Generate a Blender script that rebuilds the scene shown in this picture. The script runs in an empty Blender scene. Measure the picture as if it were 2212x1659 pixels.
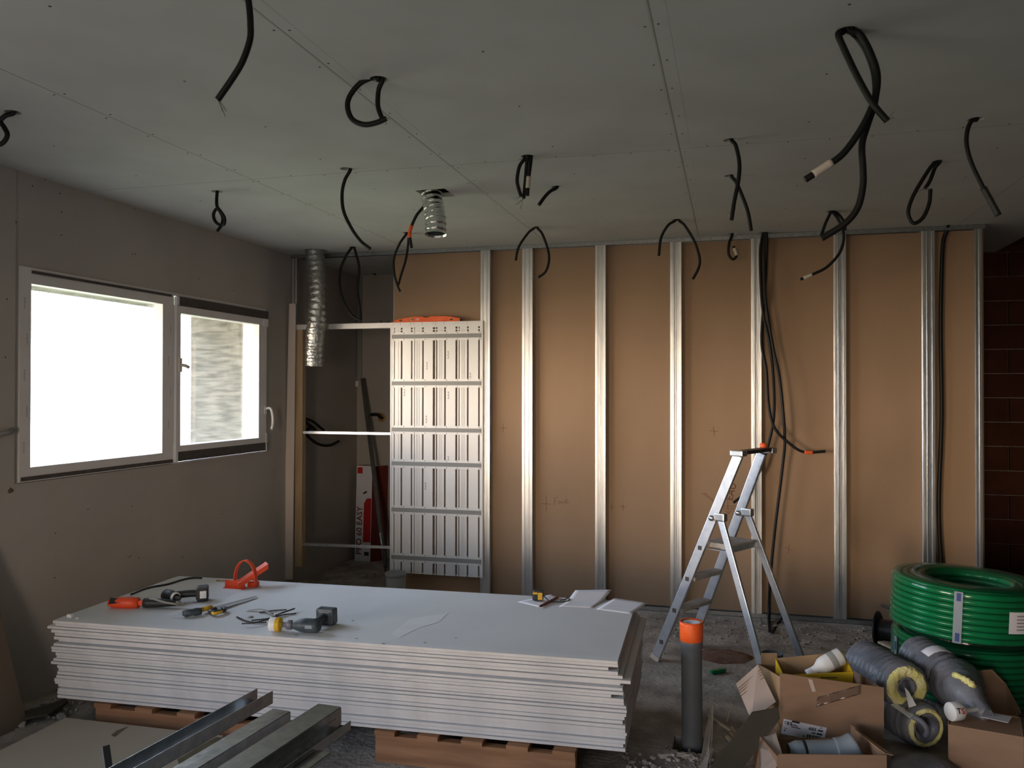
import bpy, bmesh, math, random
from mathutils import Vector, Matrix
random.seed(7)
S = bpy.context.scene
COL = S.collection
R = math.radians
# ---------------------------------------------------------------- camera
FPX = 1807.2
YAW, PITCH, ROLL = R(14.779), R(0.498), R(0.065)
CAM = Vector((0, 0, 1.732))
_F = Vector((-math.sin(YAW)*math.cos(PITCH), math.cos(YAW)*math.cos(PITCH), math.sin(PITCH)))
_R0 = Vector((math.cos(YAW), math.sin(YAW), 0)); _U0 = _R0.cross(_F)
_R = _R0*math.cos(ROLL) + _U0*math.sin(ROLL)
_U = _U0*math.cos(ROLL) - _R0*math.sin(ROLL)
cd = bpy.data.cameras.new('camera'); cam = bpy.data.objects.new('camera', cd); COL.objects.link(cam)
cd.sensor_width = 36.0; cd.lens = FPX*36/2212; cd.clip_start = 0.05
m = Matrix((_R, _U, -_F)).transposed().to_4x4(); m.translation = CAM
cam.matrix_world = m
S.camera = cam
# ---------------------------------------------------------------- view, world, daylight
S.view_settings.view_transform = 'Standard'; S.view_settings.look = 'None'
S.view_settings.gamma = 1.0; S.view_settings.use_curve_mapping = False
S.view_settings.exposure = 0.0
S.cycles.use_denoising = True
S.cycles.max_bounces = 10; S.cycles.diffuse_bounces = 6; S.cycles.transparent_max_bounces = 16
S.cycles.sample_clamp_indirect = 6.0
W = bpy.data.worlds.new('World'); S.world = W; W.use_nodes = True
nt = W.node_tree; nt.nodes.clear()
wo = nt.nodes.new('ShaderNodeOutputWorld'); bg = nt.nodes.new('ShaderNodeBackground')
tc = nt.nodes.new('ShaderNodeTexCoord'); sx = nt.nodes.new('ShaderNodeSeparateXYZ')
def ramp(stops):
    mr = nt.nodes.new('ShaderNodeMapRange'); c = nt.nodes.new('ShaderNodeValToRGB')
    nt.links.new(sx.outputs['Z'], mr.inputs['Value']); mr.inputs['From Min'].default_value = -1; mr.inputs['From Max'].default_value = 1
    nt.links.new(mr.outputs[0], c.inputs[0]); e = c.color_ramp.elements
    e[0].position, e[0].color = stops[0][0], (*stops[0][1], 1); e[1].position, e[1].color = stops[-1][0], (*stops[-1][1], 1)
    for p, col in stops[1:-1]: e.new(p).color = (*col, 1)
    return c
nt.links.new(tc.outputs['Generated'], sx.inputs[0])
# garden side: grass below, cool hazy sky above; terrace side: sunlit warm paving and facade, blue sky above
garden = ramp([(0, (.12,.145,.10)), (.46, (.33,.37,.275)), (.505, (1.05,1.18,1.32)), (.65, (.92,1.10,1.36)), (1, (.55,.74,1.12))])
terrace = ramp([(0, (.14,.115,.085)), (.43, (.28,.23,.17)), (.475, (2.6,2.05,1.5)), (.55, (2.5,2.05,1.6)), (.60, (.62,.76,1.0)), (1, (.40,.58,1.0))])
my = nt.nodes.new('ShaderNodeMapRange'); my.interpolation_type = 'SMOOTHSTEP'
nt.links.new(sx.outputs['Y'], my.inputs['Value']); my.inputs['From Min'].default_value = -.25; my.inputs['From Max'].default_value = -.75
mxx = nt.nodes.new('ShaderNodeMix'); mxx.data_type = 'RGBA'
nt.links.new(my.outputs[0], mxx.inputs['Factor']); nt.links.new(garden.outputs[0], mxx.inputs['A']); nt.links.new(terrace.outputs[0], mxx.inputs['B'])
nt.links.new(mxx.outputs['Result'], bg.inputs[0]); nt.links.new(bg.outputs[0], wo.inputs[0])
bg.inputs['Strength'].default_value = 12.9
def portal(name, loc, rot, sx_, sy_):
    l = bpy.data.lights.new(name, 'AREA'); l.shape = 'RECTANGLE'; l.size = sx_; l.size_y = sy_
    l.cycles.is_portal = True
    o = bpy.data.objects.new(name, l); COL.objects.link(o); o.location = loc; o.rotation_euler = rot
ZC, YB, XL = 2.942, 6.685, -3.8        # ceiling height, face of the stud partition, window wall
YR = -2.8                              # wall behind the camera
REAR = (-1.2, -0.25, 0.05, 2.30)         # glazed opening in that wall: x0 x1 z0 z1
SIDE = (-1.9, 1.2, 0.7, 2.2)           # further window in the window wall: y0 y1 z0 z1
portal('portal_window', (XL-.25, 5.0, 1.82), (0, R(-90), 0), 1.3, 2.6)
portal('portal_side', (XL-.2, (SIDE[0]+SIDE[1])/2, (SIDE[2]+SIDE[3])/2), (0, R(-90), 0), SIDE[3]-SIDE[2], SIDE[1]-SIDE[0])
portal('portal_rear', ((REAR[0]+REAR[1])/2, YR-.22, (REAR[2]+REAR[3])/2), (R(90), 0, 0), REAR[1]-REAR[0], REAR[3]-REAR[2])
# ---------------------------------------------------------------- pixel -> place
def ray(u, v): return _F + _R*((u-1106)/FPX) + _U*((829.5-v)/FPX)
def at_z(u, v, z):
    d = ray(u, v); return CAM + d*((z-CAM.z)/d.z)
def at_y(u, v, y):
    d = ray(u, v); return CAM + d*(y/d.y)
def at_x(u, v, x):
    d = ray(u, v); return CAM + d*(x/d.x)
def at_d(u, v, dist): return CAM + ray(u, v)*dist
def px(P):
    d = Vector(P)-CAM; z = d.dot(_F); return (1106+FPX*d.dot(_R)/z, 829.5-FPX*d.dot(_U)/z)
# ---------------------------------------------------------------- materials
MATS = {}
def pm(name, col, col2=None, scale=6.0, rough=.75, metal=0.0, bump=0.0, bscale=60.0, spec=.4, stretch=(1,1,1), contrast=(.35,.65), alpha=1.0, coat=0.0):
    mt = bpy.data.materials.new(name); mt.use_nodes = True; n = mt.node_tree; b = n.nodes['Principled BSDF']
    b.inputs['Base Color'].default_value = (*col, 1); b.inputs['Roughness'].default_value = rough
    b.inputs['Metallic'].default_value = metal; b.inputs['Specular IOR Level'].default_value = spec
    b.inputs['Alpha'].default_value = alpha; b.inputs['Coat Weight'].default_value = coat
    if col2 or bump:
        t = n.nodes.new('ShaderNodeTexCoord'); mp = n.nodes.new('ShaderNodeMapping')
        mp.inputs['Scale'].default_value = stretch; n.links.new(t.outputs['Object'], mp.inputs[0])
    if col2:
        no = n.nodes.new('ShaderNodeTexNoise'); no.inputs['Scale'].default_value = scale; no.inputs['Detail'].default_value = 6
        n.links.new(mp.outputs[0], no.inputs[0])
        r = n.nodes.new('ShaderNodeValToRGB'); n.links.new(no.outputs['Fac'], r.inputs[0])
        r.color_ramp.elements[0].color = (*col, 1); r.color_ramp.elements[1].color = (*col2, 1)
        r.color_ramp.elements[0].position, r.color_ramp.elements[1].position = contrast
        n.links.new(r.outputs[0], b.inputs['Base Color'])
    if bump:
        nb = n.nodes.new('ShaderNodeTexNoise'); nb.inputs['Scale'].default_value = bscale; nb.inputs['Detail'].default_value = 5
        n.links.new(mp.outputs[0], nb.inputs[0]); bp = n.nodes.new('ShaderNodeBump'); bp.inputs['Strength'].default_value = bump
        bp.inputs['Distance'].default_value = .02
        n.links.new(nb.outputs['Fac'], bp.inputs['Height']); n.links.new(bp.outputs[0], b.inputs['Normal'])
    MATS[name] = mt; return mt
def film(name, col, mix, rough=.12, spec_mix=.5):
    mt = bpy.data.materials.new(name); mt.use_nodes = True; n = mt.node_tree; n.nodes.clear()
    o = n.nodes.new('ShaderNodeOutputMaterial'); tr = n.nodes.new('ShaderNodeBsdfTransparent'); gl = n.nodes.new('ShaderNodeBsdfGlossy')
    df = n.nodes.new('ShaderNodeBsdfDiffuse'); m1 = n.nodes.new('ShaderNodeMixShader'); m2 = n.nodes.new('ShaderNodeMixShader')
    fr = n.nodes.new('ShaderNodeLayerWeight'); fr.inputs[0].default_value = .25
    gl.inputs['Roughness'].default_value = rough; df.inputs['Color'].default_value = (*col, 1); gl.inputs['Color'].default_value = (1, 1, 1, 1)
    m1.inputs[0].default_value = spec_mix
    n.links.new(df.outputs[0], m1.inputs[1]); n.links.new(gl.outputs[0], m1.inputs[2])
    mm = n.nodes.new('ShaderNodeMath'); mm.operation = 'MULTIPLY_ADD'; mm.inputs[1].default_value = .6; mm.inputs[2].default_value = mix
    n.links.new(fr.outputs['Fresnel'], mm.inputs[0]); n.links.new(mm.outputs[0], m2.inputs[0])
    n.links.new(tr.outputs[0], m2.inputs[1]); n.links.new(m1.outputs[0], m2.inputs[2]); n.links.new(m2.outputs[0], o.inputs[0])
    MATS[name] = mt; return mt
M_ceil = pm('ceiling_board', (.50,.495,.46), (.55,.545,.51), 2.5, .9, bump=.03, bscale=180)
M_wall = pm('wall_board', (.43,.395,.36), (.47,.435,.40), 2.0, .92, bump=.03, bscale=160)
M_darkwall = pm('dark_unseen_wall', (.07,.058,.05), (.11,.09,.075), 3, .95)  # unseen walls, colour kept dark to cut bounced light
M_kraft = pm('kraft_paper', (.345,.222,.135), (.40,.26,.162), 1.6, .85, bump=.05, bscale=220, stretch=(1,1,.35))
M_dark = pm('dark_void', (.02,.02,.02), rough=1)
M_galv = pm('galvanised_steel', (.62,.63,.64), (.80,.805,.81), 30, .33, 1.0, bump=.06, bscale=40, stretch=(1,1,.15), contrast=(.3,.7))
M_galv2 = pm('galvanised_steel_dull', (.44,.47,.50), (.58,.60,.62), 40, .27, 1.0, bump=.05, bscale=60)
M_galv3 = pm('dark_steel', (.16,.16,.155), (.20,.20,.195), 30, .45, .9)
M_alu = pm('aluminium', (.62,.66,.74), (.75,.78,.84), 18, .36, .85, bump=.05, bscale=50, contrast=(.3,.6))
M_casset = pm('zinc_panel', (.76,.75,.74), (.84,.83,.82), 3, .35, .15, bump=.03, bscale=30, stretch=(1,1,.2))
M_band = pm('grey_band', (.30,.30,.29), rough=.6, metal=.3)
M_slot = pm('slot_brown', (.14,.085,.06), rough=.9)
M_wood = pm('spruce_post', (.44,.31,.18), (.52,.38,.23), 5, .75, bump=.06, bscale=40, stretch=(6,6,.6))
M_pallet = pm('pallet_wood', (.24,.115,.055), (.36,.185,.095), 4, .8, bump=.15, bscale=30, stretch=(.6,6,6))
M_pboard = pm('plasterboard_paper', (.66,.665,.68), (.72,.725,.74), 1.7, .8)
M_pedge = pm('plasterboard_edge', (.60,.57,.555), (.70,.67,.655), 9, .9, bump=.15, bscale=120)
M_dust = pm('plaster_dust', (.74,.74,.75), (.78,.78,.79), 9, .95)
M_strip = pm('plaster_strip', (.76,.66,.60), (.80,.70,.64), 4, .9)
M_black = pm('black_conduit', (.010,.010,.010), rough=.5, spec=.3)
M_blackp = pm('black_plastic', (.018,.019,.021), (.03,.031,.034), 20, .45)
M_greyp = pm('dark_blue_grey_plastic', (.035,.05,.062), (.09,.11,.125), 25, .45)
M_orange = pm('orange_plastic', (.75,.075,.02), (.82,.10,.03), 8, .42)
M_otape = pm('orange_tape', (.90,.11,.02), (.95,.17,.04), 14, .35)
M_red = pm('red_plastic', (.50,.02,.02), rough=.4)
M_dred = pm('dark_red_lacquer', (.16,.03,.025), rough=.4)
M_yel = pm('yellow_plastic', (.70,.42,.03), rough=.4)
M_white = pm('white_plastic', (.72,.72,.72), (.78,.78,.78), 10, .45)
M_pvcw = pm('white_window_pvc', (.70,.67,.66), (.74,.71,.70), 6, .4)
M_rubber = pm('dark_seal_foam', (.075,.065,.06), (.10,.09,.085), 30, .85)
M_paper = pm('paper', (.74,.73,.80), (.78,.77,.83), 3, .9)
M_wire = pm('grey_wire', (.30,.29,.27), rough=.6)
M_tapew = pm('masking_tape', (.62,.55,.48), rough=.8)
M_pvc = pm('grey_pvc', (.115,.125,.14), (.14,.15,.165), 6, .45)
M_pvcl = pm('light_grey_pvc', (.26,.30,.34), (.30,.34,.38), 6, .4)
M_card = pm('cardboard', (.30,.185,.115), (.35,.215,.14), 5, .85, bump=.03, bscale=90, stretch=(1,1,4))
M_cardi = pm('cardboard_inside', (.38,.25,.14), (.42,.28,.165), 5, .85)
M_cardp = pm('cardboard_pale', (.60,.49,.43), (.64,.52,.46), 5, .85)
M_cyel = pm('yellow_print', (.72,.46,.02), rough=.6)
M_green = pm('green_hose', (.0,.17,.055), (.0,.22,.075), 8, .2)
M_wool = pm('glass_wool', (.78,.70,.22), (.86,.80,.42), 22, 1.0, bump=.8, bscale=40)
M_sleeve = pm('grey_duct_sleeve', (.14,.145,.17), (.21,.215,.245), 9, .38, bump=.35, bscale=24)
M_foil = pm('foil_duct', (.45,.46,.45), (.60,.61,.60), 14, .30, .9, bump=.55, bscale=28)
M_foil2 = pm('aluminium_foil', (.70,.71,.70), (.82,.82,.80), 14, .22, 1.0, bump=.35, bscale=26)
M_conc = pm('board_formed_concrete', (.075,.073,.055), (.21,.205,.17), 6.5, .9, bump=.35, bscale=14, stretch=(1,1,5))
M_floor = pm('dusty_concrete', (.25,.22,.195), (.46,.42,.375), 5.2, .95, bump=.6, bscale=34)
M_rub = pm('rubble', (.34,.31,.28), (.50,.47,.44), 8, .95, bump=.3, bscale=60)
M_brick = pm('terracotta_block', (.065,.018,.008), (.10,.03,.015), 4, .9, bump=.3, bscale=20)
M_beige = pm('beige_board', (.42,.36,.28), (.47,.41,.33), 1.2, .85)
M_leanb = pm('dark_board', (.15,.115,.088), (.19,.145,.11), 2, .9)
M_stain = pm('damp_stain', (.10,.085,.05), (.16,.135,.085), 10, .8)
M_olive = pm('dark_olive_panel', (.055,.05,.036), (.07,.062,.046), 4, .6)
M_split = pm('pale_split_wood', (.52,.45,.34), (.60,.53,.42), 12, .85)
M_brownsoil = pm('brick_dust', (.17,.085,.06), (.23,.14,.10), 14, 1.0, bump=.4, bscale=60)
M_bluegrey = pm('blue_print', (.03,.06,.22), rough=.5)
M_ink = pm('ink', (.03,.03,.035), rough=.7)
M_mark = pm('red_brown_pencil', (.17,.06,.035), rough=.9)
M_ochre = pm('ochre_foam', (.40,.24,.08), rough=.9)
M_ground = pm('garden_ground', (.22,.24,.12), (.30,.29,.17), 2, 1.0)
M_glass = film('window_glass', (.9,.95,.93), .03, .02, .95)
M_wrap = film('clear_wrap', (.30,.48,.38), .02, .12, .6)
M_wraptail = film('milky_plastic', (.62,.63,.66), .55, .25, .25)
M_drop = pm('grey_translucent_plastic', (.30,.30,.29), rough=.5)
M_joint = pm('joint_line', (.32,.315,.29), rough=1)
M_dirt = pm('dirt_spots', (.05,.045,.04), rough=1)
# ---------------------------------------------------------------- mesh helpers
class MB:
    def __init__(s): s.v = []; s.f = []; s.mi = []; s.sm = []
    def add(s, vs, fs, mi=0, smooth=False, M=None):
        o = len(s.v)
        for p in vs:
            p = Vector(p); s.v.append(M @ p if M else p)
        for f in fs: s.f.append([i+o for i in f]); s.mi.append(mi); s.sm.append(smooth)
        return s
    def box(s, c, d, rot=None, mi=0, bev=0.0):
        bm = bmesh.new(); bmesh.ops.create_cube(bm, size=1)
        for v in bm.verts: v.co = Vector((v.co.x*d[0], v.co.y*d[1], v.co.z*d[2]))
        if bev: bmesh.ops.bevel(bm, geom=bm.edges[:], offset=bev, segments=2, affect='EDGES', profile=.6)
        Mx = Matrix.Translation(Vector(c)) @ (rot.to_4x4() if rot else Matrix.Identity(4))
        bm.verts.index_update()
        s.add([v.co for v in bm.verts], [[v.index for v in f.verts] for f in bm.faces], mi, False, Mx); bm.free(); return s
    def bb(s, a, b, mi=0, bev=0.0):
        return s.box([(a[i]+b[i])/2 for i in range(3)], [abs(b[i]-a[i]) for i in range(3)], None, mi, bev)
    def beam(s, a, b, w, h, up=(0,0,1), mi=0, bev=0.0):
        a = Vector(a); b = Vector(b); z = (b-a).normalized(); x = Vector(up).cross(z)
        if x.length < 1e-4: x = Vector((1,0,0)).cross(z)
        x.normalize(); y = z.cross(x)
        return s.box((a+b)/2, (w, h, (b-a).length), Matrix((x, y, z)).transposed(), mi, bev)
    def tube(s, pts, r, n=8, mi=0, caps=True, radii=None, smooth=True):
        pts = [Vector(p) for p in pts]; N = len(pts)
        t0 = (pts[1]-pts[0]).normalized(); ref = Vector((0,0,1)) if abs(t0.z) < .9 else Vector((1,0,0))
        nx = ref.cross(t0).normalized(); o = len(s.v)
        for i, p in enumerate(pts):
            t = (pts[min(i+1, N-1)]-pts[max(i-1, 0)])
            t = t.normalized() if t.length > 1e-9 else t0
            nx = (nx - t*nx.dot(t)); nx = nx.normalized() if nx.length > 1e-6 else t.orthogonal().normalized()
            ny = t.cross(nx); rr = radii[i] if radii else r
            for k in range(n):
                a = 2*math.pi*k/n; s.v.append(p + nx*(rr*math.cos(a)) + ny*(rr*math.sin(a)))
        for i in range(N-1):
            for k in range(n):
                s.f.append([o+i*n+k, o+i*n+(k+1) % n, o+(i+1)*n+(k+1) % n, o+(i+1)*n+k]); s.mi.append(mi); s.sm.append(smooth)
        if caps:
            s.f.append([o+k for k in range(n)][::-1]); s.mi.append(mi); s.sm.append(False)
            s.f.append([o+(N-1)*n+k for k in range(n)]); s.mi.append(mi); s.sm.append(False)
        return s
    def lathe(s, prof, n=24, M=None, mi=0, smooth=True, jit=0.0, seed=0, close=False):
        rg = random.Random(seed); vs = []; fs = []; N = len(prof)
        for r, z in prof:
            for k in range(n):
                a = 2*math.pi*k/n; rr = r*(1+(rg.uniform(-jit, jit) if jit else 0)); vs.append((rr*math.cos(a), rr*math.sin(a), z))
        for i in range(N-1):
            for k in range(n): fs.append([i*n+k, i*n+(k+1) % n, (i+1)*n+(k+1) % n, (i+1)*n+k])
        if close: fs.append(list(range(n))[::-1]); fs.append([(N-1)*n+k for k in range(n)])
        return s.add(vs, fs, mi, smooth, M)
    def prism(s, poly, d, M=None, mi=0):
        n = len(poly); vs = [(p[0], p[1], 0) for p in poly]+[(p[0], p[1], d) for p in poly]
        fs = [list(range(n))[::-1], list(range(n, 2*n))]+[[i, (i+1) % n, (i+1) % n+n, i+n] for i in range(n)]
        return s.add(vs, fs, mi, False, M)
    def slab(s, pts, t, mi=0):
        """a polygon given in space with a thickness t along its normal"""
        pts = [Vector(p) for p in pts]; n = len(pts); nm = Vector((0,0,0))
        for i in range(n): nm += (pts[i]-pts[0]).cross(pts[(i+1) % n]-pts[0])
        nm.normalize(); vs = pts+[p-nm*t for p in pts]
        return s.add(vs, [list(range(n)), list(range(n, 2*n))[::-1]]+[[i, i+n, (i+1) % n+n, (i+1) % n] for i in range(n)], mi)
    def sheetgrid(s, grid, t, mi=0, smooth=True):
        a = len(grid); b = len(grid[0]); vs = [Vector(p) for r_ in grid for p in r_]
        vs2 = [p-Vector((0,0,t)) for p in vs]; fs = []
        for i in range(a-1):
            for j in range(b-1):
                q = [i*b+j, (i+1)*b+j, (i+1)*b+j+1, i*b+j+1]; fs.append(q); fs.append([k+a*b for k in q][::-1])
        rim = [j for j in range(b)]+[i*b+b-1 for i in range(1, a)]+[(a-1)*b+j for j in range(b-2, -1, -1)]+[i*b for i in range(a-2, 0, -1)]
        for i in range(len(rim)):
            p, q = rim[i], rim[(i+1) % len(rim)]; fs.append([p, q, q+a*b, p+a*b])
        return s.add(vs+vs2, fs, mi, smooth)
    def build(s, name, mats, parent=None, base=None):
        if not isinstance(mats, (list, tuple)): mats = [mats]
        me = bpy.data.meshes.new(name)
        off = Vector((0,0,0))
        if parent is not None:
            p = parent
            while p is not None: off = off + p.location; p = p.parent
        elif base is not None: off = Vector(base)
        me.from_pydata([v-off for v in s.v], [], s.f)
        for m_ in mats: me.materials.append(m_)
        me.polygons.foreach_set('material_index', s.mi); me.polygons.foreach_set('use_smooth', s.sm)
        bm = bmesh.new(); bm.from_mesh(me); bmesh.ops.recalc_face_normals(bm, faces=bm.faces[:]); bm.to_mesh(me); bm.free()
        me.update()
        o = bpy.data.objects.new(name, me); COL.objects.link(o)
        if parent is not None: o.parent = parent
        elif base is not None: o.location = off
        return o
    def low(s):
        zs = min(v.z for v in s.v); n = len(s.v)
        return (sum(v.x for v in s.v)/n, sum(v.y for v in s.v)/n, zs)
def tag(o, label, cat, group=None):
    o['label'] = label; o['category'] = cat
    if group: o['group'] = group
    return o
def thing(name, label, cat, loc, group=None):
    o = bpy.data.objects.new(name, None); COL.objects.link(o); o.location = loc; o.empty_display_size = .1
    return tag(o, label, cat, group)
def one(name, mb, mats, label, cat, group=None):
    return tag(mb.build(name, mats, base=mb.low()), label, cat, group)
def struct(name, mb, mats, parent=None):
    o = mb.build(name, mats, parent)
    if parent is None: o['kind'] = 'structure'
    return o
def smooth_path(pts, step):
    pts = [Vector(p) for p in pts]; P = [pts[0]*2-pts[1]]+pts+[pts[-1]*2-pts[-2]]; fine = []
    for i in range(1, len(P)-2):
        for k in range(24):
            t = k/24; a, b, c, d = P[i-1], P[i], P[i+1], P[i+2]
            fine.append(.5*((2*b)+(c-a)*t+(2*a-5*b+4*c-d)*t*t+(3*b-a-3*c+d)*t**3))
    fine.append(pts[-1]); out = [fine[0]]; acc = 0
    for i in range(1, len(fine)):
        seg = (fine[i]-fine[i-1]).length
        while acc+seg >= step and seg > 1e-9:
            f = (step-acc)/seg; q = fine[i-1].lerp(fine[i], f); out.append(q); fine[i-1] = q; seg = (fine[i]-q).length; acc = 0
        acc += seg
    if len(out) < 3: out = [fine[0], fine[len(fine)//2], fine[-1]]
    return out
def text_mb(txt, size, M, mi=0, mb=None, thick=.0006, bold=0.0):
    """letters as thin real shapes; M places the text plane (x along the line, y up, z out)"""
    cu = bpy.data.curves.new('t', 'FONT'); cu.body = txt; cu.size = size; cu.align_x = 'CENTER'; cu.align_y = 'CENTER'
    cu.extrude = thick; cu.offset = bold; o = bpy.data.objects.new('t', cu); COL.objects.link(o)
    dg = bpy.context.evaluated_depsgraph_get(); me = bpy.data.meshes.new_from_object(o.evaluated_get(dg))
    mb = mb or MB(); mb.add([v.co for v in me.vertices], [list(p.vertices) for p in me.polygons], mi, False, M)
    bpy.data.objects.remove(o); bpy.data.curves.remove(cu); bpy.data.meshes.remove(me); return mb
def frame(o, x, y):
    x = Vector(x).normalized(); y = Vector(y); y = (y-x*y.dot(x)).normalized(); z = x.cross(y)
    M = Matrix((x, y, z)).transposed().to_4x4(); M.translation = Vector(o); return M
def axis_frame(a, b):
    a = Vector(a); b = Vector(b); z = (b-a).normalized(); x = z.orthogonal().normalized(); y = z.cross(x)
    M = Matrix((x, y, z)).transposed().to_4x4(); M.translation = a; return M
def corrug(mb, pts, r, pitch=.0046, n=8, mi=0):
    P = smooth_path(pts, pitch/2); rad = [r if i % 2 else r*.84 for i in range(len(P))]
    return mb.tube(P, r, n, mi, True, rad)
# ---------------------------------------------------------------- the room
PIT = (-.285, -.125, 4.065, 4.30)      # broken-out hole in the slab around the waste pipe
b = MB()
xs = [-4.1, PIT[0], PIT[1], 4.7]; ys = [YR-.3, PIT[2], PIT[3], 8.3]
for i in range(3):
    for j in range(3):
        if i == 1 and j == 1: continue
        b.bb((xs[i], ys[j], -.2), (xs[i+1], ys[j+1], 0))
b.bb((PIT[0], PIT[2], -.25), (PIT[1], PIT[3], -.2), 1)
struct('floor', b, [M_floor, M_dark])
WIN = (3.755, 6.265, 1.22, 2.42)
def wall_x(b, x0, x1, ya, yb, holes, zt=3.2, mi=0):
    cur = ya
    for (h0, h1, z0, z1) in holes:
        b.bb((x0, cur, 0), (x1, h0, zt), mi); b.bb((x0, h0, 0), (x1, h1, z0), mi); b.bb((x0, h0, z1), (x1, h1, zt), mi); cur = h1
    b.bb((x0, cur, 0), (x1, yb, zt), mi)
b = MB(); wall_x(b, XL-.20, XL, YR, 8.05, [SIDE, WIN])
wl = struct('wall_left', b, M_wall)
b = MB(); b.bb((XL, 2.1, 1.221), (XL+.013, 3.722, ZC-.001)); b.build('lining_board', M_wall, wl)
b = MB(); p = at_x(22, 1060, XL); b.lathe([(0,.010),(.009,.007),(.014,0)], 9, axis_frame(p, p+Vector((1,0,0))), jit=.3); b.build('foam_drip', M_slot, wl)
b = MB()                               # screw heads showing in the unfilled lining
for (u, v) in ((48,312),(97,387),(130,418),(133,458),(35,480),(282,390),(290,452),(70,402),(133,508),(286,549),(292,549),(15,646),(12,772),(430,602),(505,628),(190,1100),(285,1094),(120,1152),(300,1205),(272,1285),(277,1204),(282,1201),(395,1204),(118,1248),(560,1195),(480,1110)):
    p = at_x(u, v, XL+(.013 if u < 36 else 0)); b.lathe([(0,.0012),(.004,.001),(.0045,0)], 7, axis_frame(p, p+Vector((1,0,0))))
b.build('screw_head', M_dirt, wl)
b = MB(); b.bb((XL-.20, YR-.3, 0), (REAR[0], YR, 3.2)); b.bb((REAR[1], YR-.3, 0), (4.7, YR, 3.2))
b.bb((REAR[0], YR-.3, REAR[3]), (REAR[1], YR, 3.2)); b.bb((REAR[0], YR-.3, 0), (REAR[1], YR, REAR[2]))
struct('wall_front', b, M_darkwall)
b = MB(); b.bb((4.5, YR, 0), (4.7, 8.3, 3.2)); struct('wall_right', b, M_darkwall)
b = MB(); b.bb((XL-.20, 8.05, 0), (.9, 8.3, 3.2)); struct('wall_back', b, M_wall)
b = MB(); b.bb((.9, 8.09, 0), (4.7, 8.3, 3.2), 1)
z = 0.0; r_ = 0
while z < 3.1:
    x = .9-(.28 if r_ % 2 else 0)
    while x < 4.5:
        b.bb((max(x, .9)+.004, 8.05+random.uniform(0, .006), z+.004), (min(x+.552, 4.5), 8.095, min(z+.206, 3.19))); x += .56
    z += .21; r_ += 1
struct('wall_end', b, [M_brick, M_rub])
# ceiling boards with real holes where the conduits come through
HOLES = [(531,-35),(28,243),(469,414),(818,171),(748,365),(880,503),(1140,338),(1203,404),(1158,491),(762,534),(1831,66),(1578,303),(1578,380),(1463,475),(1582,505),(1796,457),(2028,349),(2108,258),(1650,503)]
b = MB(); b.bb((XL, YR, ZC), (2.2, 8.05, ZC+.026)); ce = struct('ceiling', b, M_ceil)
b = MB()
for i, (u, v) in enumerate(HOLES):
    p = at_z(u, v, ZC); b.lathe([(.034,-.05),(.034,.08)], 20, Matrix.Translation(p), close=True)
p = at_z(937, 418, ZC); b.bb((p.x-.085, p.y-.10, ZC-.05), (p.x+.105, p.y+.10, ZC+.08))
p = at_z(680, 541, ZC); b.lathe([(.088,-.05),(.088,.08)], 24, Matrix.Translation(p), close=True)
cut = b.build('cut', M_dark)
md = ce.modifiers.new('b', 'BOOLEAN'); md.operation = 'DIFFERENCE'; md.object = cut; md.solver = 'EXACT'
dg = bpy.context.evaluated_depsgraph_get(); me = bpy.data.meshes.new_from_object(ce.evaluated_get(dg))
ce.modifiers.clear(); ce.data = me; bpy.data.objects.remove(cut)
if not len(me.materials): me.materials.append(M_ceil)
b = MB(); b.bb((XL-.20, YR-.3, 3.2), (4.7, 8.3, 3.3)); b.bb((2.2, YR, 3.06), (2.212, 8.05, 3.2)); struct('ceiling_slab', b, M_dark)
b = MB()                               # board joints: hairline and tapered edges
JX = (-2.66, -1.463, -.255); JY = (.65, 4.235)
for x, hw in zip(JX, (.0012,.0013,.0024)): b.bb((x-hw, YR, ZC-.0008), (x+hw, 8.0, ZC+.001), 1)
for y in JY: b.bb((XL+.02, y-.001, ZC-.0007), (2.2, y+.001, ZC+.001), 1)
b.bb((1.577, 4.235, ZC-.0008), (1.581, 8.0, ZC+.001), 1)
for x in JX[1:3]:
    for s in (-1, 1): b.bb((x+s*.006, YR, ZC-.0004), (x+s*.055, 8.0, ZC+.001), 0)
b.build('board_joint', [M_ceil, M_joint], ce)
b = MB()
for x in JX:
    y = -2
    while y < 6.5:
        for s in (-1, 1):
            b.lathe([(0,-.001),(.0045,-.0008),(.005,0)], 7, Matrix.Translation((x+s*(.018+random.uniform(0,.01)), y+random.uniform(-.03,.03), ZC)))
        y += .3
for x in (-3.25,-2.06, -.86, .35, 1.28, 1.9):
    y = -2
    while y < 6.5:
        b.lathe([(0,-.001),(.0045,-.0008),(.005,0)], 7, Matrix.Translation((x+random.uniform(-.02,.02), y+random.uniform(-.05,.05), ZC))); y += .6
for k in range(22):
    b.lathe([(0,-.001),(.0045,-.0008),(.005,0)], 7, Matrix.Translation((-2.4+k*.19, 4.235+random.choice((-.018,.018)), ZC)))
o = b.build('screw_head', M_dirt, ce)
o['kind'] = 'stuff'
for k, y in enumerate((7.15, 7.5, 7.85)):
    b = MB(); b.bb((2.22, y-.03, 3.02), (4.4, y+.03, 3.045))
    one('furring_channel', b, M_galv2, ('metal furring channel under the bare slab, nearest the boarded ceiling corner','middle metal furring channel under the bare slab','metal furring channel under the bare slab, closest to the terracotta wall')[k], 'channel', 'furring channels over the bare bay')
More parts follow.
